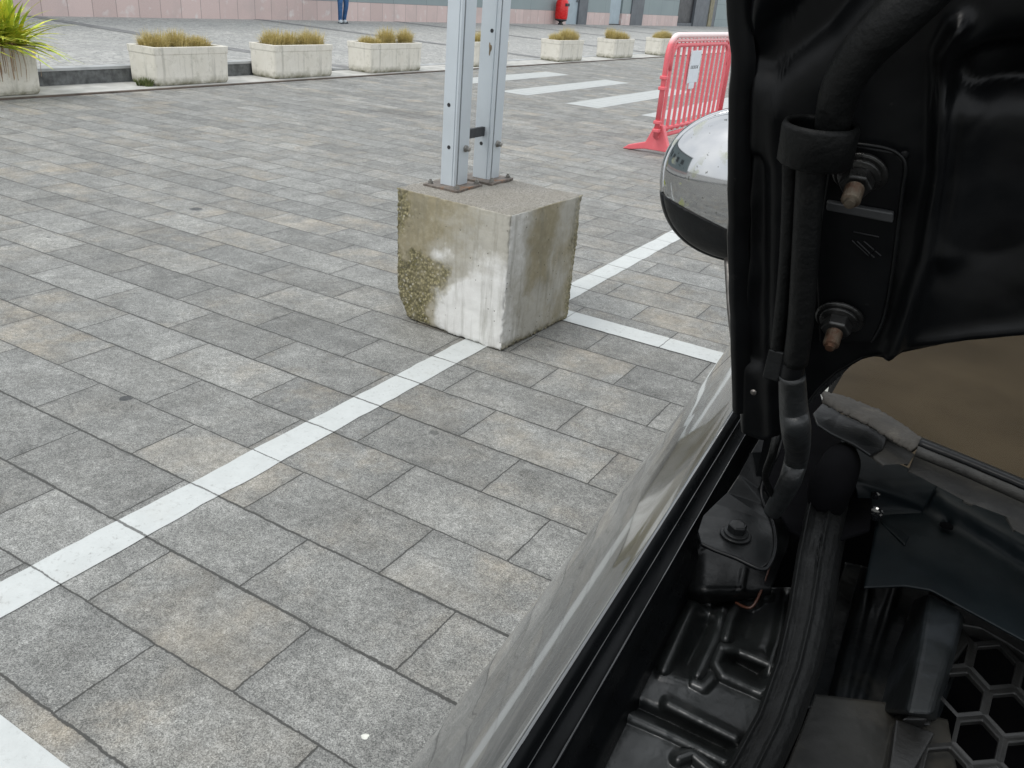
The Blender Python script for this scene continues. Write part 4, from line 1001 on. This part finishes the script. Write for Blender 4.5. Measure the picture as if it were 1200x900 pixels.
# ---- raised hood: everything on it lies on one inclined plane
HN = Vector((0.05, -.955, -.29)).normalized(); HP = Vector((-.056, -.211, 1.323))
HU = Vector((0, 0, 1)); HU = (HU - HN * HU.dot(HN)).normalized(); HS = HU.cross(HN).normalized()
if HS.x < 0: HS = -HS
def hw(s, t, d=0): return HP + HS * s + HU * t + HN * d        # d towards the camera
def hp(u, v, d=0):
    p = onpl(u, v, HP + HN * d, HN) ; q = p - HP; return q.dot(HS), q.dot(HU)
hood = None
BLpx = [(852, 470), (855, 500), (866, 522), (890, 530), (915, 520), (935, 495), (955, 470), (975, 452), (1005, 436), (1060, 421), (1130, 411), (1200, 405)]
low = [hp(u, v) for u, v in BLpx]; sR, tR = low[-1]
low += [(sR + .15, tR + .004), (sR + .5, tR + .012), (sR + .95, tR - .01), (1.30, tR - .03)]
def s_left(t): 
    u_ = [(0, 847), (40, 850), (60, 853), (80, 854), (110, 851), (150, 850), (300, 850), (480, 856)]
    return interp(sorted([(hp(uu, vv)[1], hp(uu, vv)[0]) for vv, uu in u_]), t)
# outer skin
TT = .92
def tlow(s):
    return interp([(a, b) for a, b in low], s)
def fpath(pts): return [hp(u, v) for u, v in pts]
raised = [  # (path, width m, height m)
    (fpath([(905, 130), (905, 250), (900, 400), (905, 520)]), .004, .002),
    (fpath([(1125, 30), (1108, 60), (1106, 110), (1102, 200), (1085, 300), (1060, 380), (1040, 430)]), .004, .010),
    (fpath([(1135, 60), (1140, 130), (1122, 230), (1110, 300)]), .008, .006),
    (fpath([(862, 60), (880, 40), (895, 0), (905, -60)]), .007, .007),
    (fpath([(862, 400), (868, 330), (862, 300), (866, 240), (858, 180)]), .006, .005),
    (fpath([(1035, 425), (1120, 400), (1250, 385)]), .006, .005)]
sunk = [(fpath([(1150, 88), (1200, 88), (1260, 92)]), .011, -.016), (fpath([(1000, 330), (1040, 250)]), .010, -.002), (fpath([(1160, 260), (1190, 180)]), .03, -.008), (fpath([(900, 60), (950, 20), (990, -30)]), .012, -.010), (fpath([(880, 200), (885, 420)]), .008, -.006)]
def hrel(s, t):
    h = 0
    for p, w, a in raised: h = max(h, a * bump(polyd((s, t), p), w))
    for p, w, a in sunk: h += a * min(1, 1.6 * bump(polyd((s, t), p), w))
    return h + .0005 * fbm((s * 40, t * 40, 3))
sv = []; s = -.16
s0 = -.165
def uneven(a, b, fine_to, nf, nc):
    return [a + (fine_to - a) * i / nf for i in range(nf)] + [fine_to + (b - fine_to) * (i / nc) ** 1.3 for i in range(nc + 1)]
SG = uneven(0, 1.36, .32, 190, 26); TG = uneven(0, 1, .34, 170, 16)
bm = bmesh.new(); rows = []
for g in SG:
    col = []
    for h in TG:
        # left edge follows the rim, lower edge the rear curve
        t_guess = -.13 + h * TT; sl_ = s_left(t_guess) + .004; s_ = sl_ + g * (1.30 - sl_) / 1.36 if g > .32 else sl_ + g * 1.0
        tl = tlow(s_); t_ = tl + h * (TT - tl)
        d = hrel(s_, t_) - .012 * sm(.012, 0, t_ - tl) - .010 * sm(.006, 0, s_ - sl_)
        col.append(bm.verts.new(hw(s_, t_, d - .0)))
    rows.append(col)
for a, b in zip(rows, rows[1:]):
    for k in range(len(TG) - 1): bm.faces.new((a[k], b[k], b[k + 1], a[k + 1]))
bmesh.ops.recalc_face_normals(bm, faces=bm.faces)
hood = build('hood', bm, M_gloss, car, smooth=True)
bm = bmesh.new(); rows = []
for g in [i / 40 * 1.36 for i in range(41)]:
    col = []
    for h in [i / 30 for i in range(31)]:
        sl_ = s_left(-.13 + h * TT) ; s_ = sl_ + g * (1.305 - sl_) / 1.36; tl = tlow(s_) - .002; t_ = tl + h * (TT + .01 - tl)
        col.append(bm.verts.new(hw(s_, t_, -.022 - .03 * max(0, math.sin(math.pi * g / 1.36)) ** .5 * math.sin(math.pi * min(1, h * .9 + .05)) ** .5)))
    rows.append(col)
for a, b in zip(rows, rows[1:]):
    for k in range(30): bm.faces.new((a[k], a[k + 1], b[k + 1], b[k]))
build('outer_skin', bm, M_car, hood, smooth=True, solid=.003)
# folded left rim joining inner panel and skin
bm = bmesh.new(); rows = []
for i in range(121):
    t_ = -.125 + i / 120 * (TT + .12); sl_ = s_left(t_); j = .0006 * fbm((t_ * 60, 0, 0))
    rows.append([bm.verts.new(hw(sl_ + dx + j, t_, d)) for dx, d in ((.012, -.004), (.006, .002), (.002, .001), (0, -.004), (-.001, -.02), (.002, -.026))])
for a, b in zip(rows, rows[1:]):
    for k in range(5): bm.faces.new((a[k], a[k + 1], b[k + 1], b[k]))
build('hem', bm, M_gloss, hood, smooth=True)
# hinge plate on the hood with its two studs
def hpoly(name, px, d0, d1, mat, bev=.001):
    bm = bmesh.new(); prism(bm, [hw(*hp(u, v, d1), d1) for u, v in px], HN * (d0 - d1)); bmesh.ops.recalc_face_normals(bm, faces=bm.faces)
    return build(name, bm, mat, hood, bevel=bev)
hpoly('hinge_plate', [(975, 165), (1050, 178), (1060, 190), (1056, 235), (1045, 320), (1034, 375), (1022, 402), (960, 402), (955, 300)], .001, .003, M_gloss, .0015)
hpoly('crossbar', [(968, 236), (1047, 250), (1046, 262), (968, 247)], .003, .0060, M_bar2, .0008)
bm = bmesh.new(); tube(bm, smoothpath([hw(*hp(u, v, .0032), .0032) for u, v in ((985, 167), (1030, 172), (1052, 180), (1061, 196), (1056, 235), (1046, 320), (1035, 375), (1022, 401))], 6), .0009, 8); build('plate_rim', bm, M_bkl, hood, smooth=True)
# pressed mark on the plate: zig-zag stamping
for pts in ([(1000, 272), (1030, 278)], [(998, 282), (1018, 300), (1026, 292)], [(1004, 283), (1024, 302)], [(1012, 283), (1032, 300)]):
    bm = bmesh.new(); tube(bm, [hw(*hp(u, v, .0032), .0032) for u, v in pts], .0006, 6); build('stamped_mark', bm, M_gloss, hood)
ax1 = (HN * 1.0 + Vector((0.02, -.1, -.38))).normalized()
bolt(hood, hw(*hp(1008, 203, .003), .003), ax1, .0125, M_nut, M_thread, .0045, .020, name='hinge_nut')
bolt(hood, hw(*hp(984, 372, .003), .003), ax1, .0125, M_nut, M_thread, .0042, .020, name='hinge_nut')
for u, v in ((882, 462), (1016, 357), (1060, 182)):
    bm = bmesh.new(); lathe(bm, [(.0022, 0), (.0015, .001), (.0001, .0012)], hw(*hp(u, v, .002), .002 if u > 900 else .0), HN, 10)
    build('weld_spot', bm, M_steel if u < 900 else M_gloss, hood)
# gas strut / hose pair down the hinge
def hpt(pts, d): return [hw(*hp(u, v, dd), dd) for (u, v), dd in zip(pts, d if hasattr(d, '__len__') else [d] * len(pts))]
def htube(name, px, d, r, mat, k=5, n=14):
    p = smoothpath(hpt(px, d), k); rr = r if not hasattr(r, '__len__') else [interp([(i / (len(r) - 1), q) for i, q in enumerate(r)], j / (len(p) - 1)) for j in range(len(p))]
    bm = bmesh.new(); tube(bm, p, rr, n); return build(name, bm, mat, hood, smooth=True)
htube('hose', [(952, 165), (948, 230), (943, 310), (938, 380), (932, 425)], .022, .0066, M_rub)
htube('hose', [(926, 165), (925, 230), (921, 310), (914, 380), (908, 430)], .018, .0036, M_rub)
htube('hose', [(936, 165), (935, 230), (930, 330), (923, 420)], .016, .0028, M_gloss)
sl_ = htube('corrugated_sleeve', [(975, 150), (985, 105), (1010, 62), (1050, 20), (1100, -30)], [.02, .022, .022, .02, .012], [.0075, .0085, .0095, .0105, .011], M_rub)
# clamp holding the hoses
bm = bmesh.new(); c0_ = hw(*hp(958, 168, .022), .022); dn = -HU * .85 + HS * .0; x_, y_ = HS, HN
for zz in (0,):
    rings = []
    for hgt in (-.009, -.008, .007, .009):
        ring_ = []
        for k in range(24):
            a = 2 * math.pi * k / 24; rr = (.0150 if hgt in (-.008, .007) else .0140); ring_.append(bm.verts.new(c0_ + HU * (hgt + .002 * math.sin(a * 1)) + HS * math.cos(a) * rr + HN * math.sin(a) * rr * .8))
        rings.append(ring_)
    for a, b in zip(rings, rings[1:]):
        for k in range(24): bm.faces.new((a[k], a[(k + 1) % 24], b[(k + 1) % 24], b[k]))
    bm.faces.new(rings[0][::-1])
build('clamp', bm, M_rub, hood, smooth=True, solid=.002)
# connector and boot below it
htube('connector', [(932, 418), (929, 432), (926, 444)], .022, [.0052, .0064, .0064], M_gloss, 3)
bm = bmesh.new(); box(bm, -.006, .003, -.004, .004, -.010, .008, Matrix.Translation(hw(*hp(912, 425, .02), .02))); build('connector_clip', bm, M_bkl, hood, bevel=.001)
boot = smoothpath([hw(*hp(928, 438, .022), .022), hw(*hp(930, 478, .020), .020), hw(*hp(933, 505, .012), .012), hz(934, 532, 1.13), hz(927, 560, 1.105), hz(916, 582, 1.08), hz(905, 600, 1.06)], 6)
bm = bmesh.new(); tube(bm, boot, [.0072 + .0016 * math.sin(math.pi * i / (len(boot) - 1)) for i in range(len(boot))], 18); build('rubber_boot', bm, M_boot, car, smooth=True)
w2 = smoothpath([hw(*hp(908, 430, .018), .018), hz(915, 480, 1.17), hz(905, 530, 1.14), hz(897, 560, 1.10), hz(912, 590, 1.07)], 6)
bm = bmesh.new(); tube(bm, w2, .0026, 10); build('cable', bm, M_rub, car, smooth=True)

# ---- windscreen, its dusty seal and torn flaps
WB = [(-.13, .22, 1.105), (-.085, .112, 1.108), (-.04, .082, 1.109), (.02, .055, 1.110), (.10, .040, 1.111), (.3, .02, 1.112), (.62, .012, 1.113), (1.0, .03, 1.112), (1.30, .16, 1.108)]
def wsp(s, t):
    b = along([tuple(p) for p in WB], s); top = (.06 + 1.12 * s, 1.16, 1.47 + .03 * math.sin(math.pi * s))
    k = t; return Vector([b[q] + (top[q] - b[q]) * k for q in range(3)]) + Vector((0, -.05, .05)) * math.sin(math.pi * t)
bm = bmesh.new(); grid(bm, wsp, 40, 16); build('windscreen', bm, M_glass, car, smooth=True)
bm = bmesh.new(); grid(bm, lambda a, b: (-.10 + 1.41 * a, .09 + .18 * abs(a - .5) ** 2 * 4 * .6 + b * 2.6, 1.03 + .01 * math.sin(b * 9)), 20, 20); build('dashboard', bm, M_dash, car)
def strippx(name, px_a, px_b, z, mat, n=60, wob=0, solid=.003, dz=.003):
    bm = bmesh.new()
    def fn(a, b):
        A = along(px_a, a); B = along(px_b, a); w = wob * fbm((a * 30, b * 2, 7)) * (1 if b in (0, 1) else .2)
        return hz(A[0] + (B[0] - A[0]) * b, A[1] + (B[1] - A[1]) * b + w, z + dz * math.sin(math.pi * b) + .0006 * fbm((a * 40, b * 5, 1)))
    grid(bm, fn, n, 8); return build(name, bm, mat, car, smooth=True, solid=solid)
M_frill = plain('dusty_cowl_rubber', (.016, .015, .0125), .75, var=.5, scale=30, bump=.5, spots=((.036, .032, .026), 26, .58))
strippx('dusty_seal', [(962, 461), (990, 468), (1030, 484), (1060, 503), (1082, 520)], [(966, 470), (985, 484), (1022, 502), (1052, 522), (1070, 530)], 1.116, M_dust, wob=2.2)
strippx('wiper_trim', [(1078, 516), (1130, 537), (1200, 566), (1400, 650)], [(1076, 522), (1130, 543), (1200, 573), (1400, 660)], 1.120, M_gloss)
strippx('wiper_trim', [(1075, 525), (1130, 548), (1200, 578), (1400, 668)], [(1073, 531), (1130, 554), (1200, 585), (1400, 678)], 1.117, M_frill)
def flap(name, px, z, mat, dz=(0,)):
    bm = bmesh.new(); pts = [hz(u, v, z + (dz[i % len(dz)])) for i, (u, v) in enumerate(px)]; prism(bm, pts, Vector((0, 0, -.0025)))
    bmesh.ops.triangulate(bm, faces=[f for f in bm.faces if len(f.verts) > 4]); bmesh.ops.recalc_face_normals(bm, faces=bm.faces); return build(name, bm, mat, car, bevel=.0008)
flap('torn_flap', [(966, 470), (985, 484), (1020, 500), (1040, 512), (1034, 526), (1020, 533), (1000, 520), (975, 508), (958, 497), (953, 484)], 1.104, M_bkl, (0, -.001, .001))
flap('torn_flap', [(1020, 500), (1052, 520), (1072, 532), (1064, 544), (1040, 530), (1036, 545), (1020, 533), (1008, 518)], 1.101, M_frill, (0, .001))
flap('seal_tab', [(1072, 532), (1200, 585), (1300, 628), (1300, 680), (1240, 650), (1200, 618), (1188, 621), (1180, 606), (1164, 586), (1152, 582), (1140, 591), (1130, 587), (1118, 562), (1090, 550), (1064, 552)], 1.095, M_frill, (0, .0008, -.0008))

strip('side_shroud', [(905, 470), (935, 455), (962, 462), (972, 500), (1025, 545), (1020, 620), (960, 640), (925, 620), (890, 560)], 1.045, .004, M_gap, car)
# ---- wing mirror
MC = CAM + ray(894, 212) * 1.16; MROT = 7
mir = None
def mpt(a, b, front=True):
    """a: around, b: centre to rim; cap bulges forward (towards -Y)"""
    ang = 2 * math.pi * a
    c_, s_ = math.cos(ang), math.sin(ang); p = 2.35
    k = (abs(c_) ** p + abs(s_) ** p) ** (-1 / p)
    wx = .142 if c_ < 0 else .15; wz = .098 if s_ > 0 else .112
    return k * c_ * wx, k * s_ * wz
fwd = Vector((.30, -1, .13)).normalized(); sx_ = Vector((1, .12, .02)).normalized(); uz_ = sx_.cross(fwd).normalized()
if uz_.z < 0: uz_ = -uz_
RM = Matrix.Rotation(R(MROT), 3, fwd); sx_ = RM @ sx_; uz_ = RM @ uz_
def cap(a, b):
    x, z = mpt(a, 1); r = math.sin(b * math.pi / 2); dpt = .085 * max(0, math.cos(b * math.pi / 2)) ** .8 - .009 * bump(b - .82, .022)
    return MC + sx_ * (x * r) + uz_ * (z * r - .0) + fwd * dpt
n_a, n_b = 96, 60
bm = bmesh.new(); rings = []
for j in range(n_b + 1):
    b = .02 + .98 * j / n_b; rings.append([bm.verts.new(cap(k / n_a, b)) for k in range(n_a)])
faces_low = []
for a, b in zip(rings, rings[1:]):
    for k in range(n_a): bm.faces.new((a[k], a[(k + 1) % n_a], b[(k + 1) % n_a], b[k]))
bm.faces.new(rings[0][::-1])
# shut line and black lower shell: split by height
me_low = bm.copy()
def zrel(v): q = v - MC; return q.dot(uz_) + q.dot(sx_) * .42
CUT = -.072
def cutoff(bmx, keep_low):
    geom = bmx.verts[:] + bmx.edges[:] + bmx.faces[:]; nrm_ = (uz_ + sx_ * .42).normalized()
    bmesh.ops.bisect_plane(bmx, geom=geom, plane_co=MC + uz_ * (CUT + (-.0015 if keep_low else 0)), plane_no=nrm_, clear_outer=keep_low, clear_inner=not keep_low)
cutoff(bm, False); cutoff(me_low, True)
M_cap = N('mirror_cap_paint'); n = M_cap
n.b.inputs['Coat Weight'].default_value = 1; n.b.inputs['Coat Roughness'].default_value = .02; n.b.inputs['Coat IOR'].default_value = 1.9
c = n.mix(n.noise(5, 4), (.40, .405, .41), (.50, .505, .51)); lich = n.math('MULTIPLY', n.mr(n.noise(38, 4), .58, .63), n.mr(n.noise(7, 2), .5, .6))
c = n.mix(lich, c, (.20, .22, .05)); c = n.mix(n.mr(n.noise(150, 3), .67, .70, 0, .8), c, (.12, .12, .11))
n.b.inputs['Coat Weight'].default_value = 0; M_cap = n.out(c, .07, None, n.mr(lich, 0, 1, 1, 0))
mir = build('wing_mirror', bm, M_car, car, smooth=True, solid=.003)
mir.data.materials[0] = M_cap
build('lower_shell', me_low, M_plas, mir, smooth=True, solid=.003)
bm = bmesh.new(); bk = [bm.verts.new(MC + sx_ * mpt(k / 48, 1)[0] * .97 + uz_ * mpt(k / 48, 1)[1] * .97 + fwd * -.012) for k in range(48)]; b2 = [bm.verts.new(MC + sx_ * mpt(k / 48, 1)[0] + uz_ * mpt(k / 48, 1)[1] + fwd * .001) for k in range(48)]
bm.faces.new(bk); 
for k in range(48): bm.faces.new((b2[k], b2[(k + 1) % 48], bk[(k + 1) % 48], bk[k]))
build('mirror_glass', bm, M_rim, mir)
bm = bmesh.new(); tube(bm, [MC + sx_ * .10 - uz_ * .06, MC + sx_ * .16 - uz_ * .10 + Vector((0, .03, 0)), MC + sx_ * .22 - uz_ * .15 + Vector((0, .06, 0))], [.035, .03, .04], 14); build('stalk', bm, M_plas, mir, smooth=True)
# shiny window trim at the front corner of the door
bm = bmesh.new(); P0 = CAM + ray(853, 303) * 1.16; P1 = CAM + ray(862, 425) * 1.12
tube(bm, smoothpath([P0, (P0 + P1) / 2 + Vector((-.001, 0, 0)), P1, P1 + Vector((.01, .02, -.12))], 4), .0055, 10); build('window_trim', bm, M_steel, door, smooth=True)
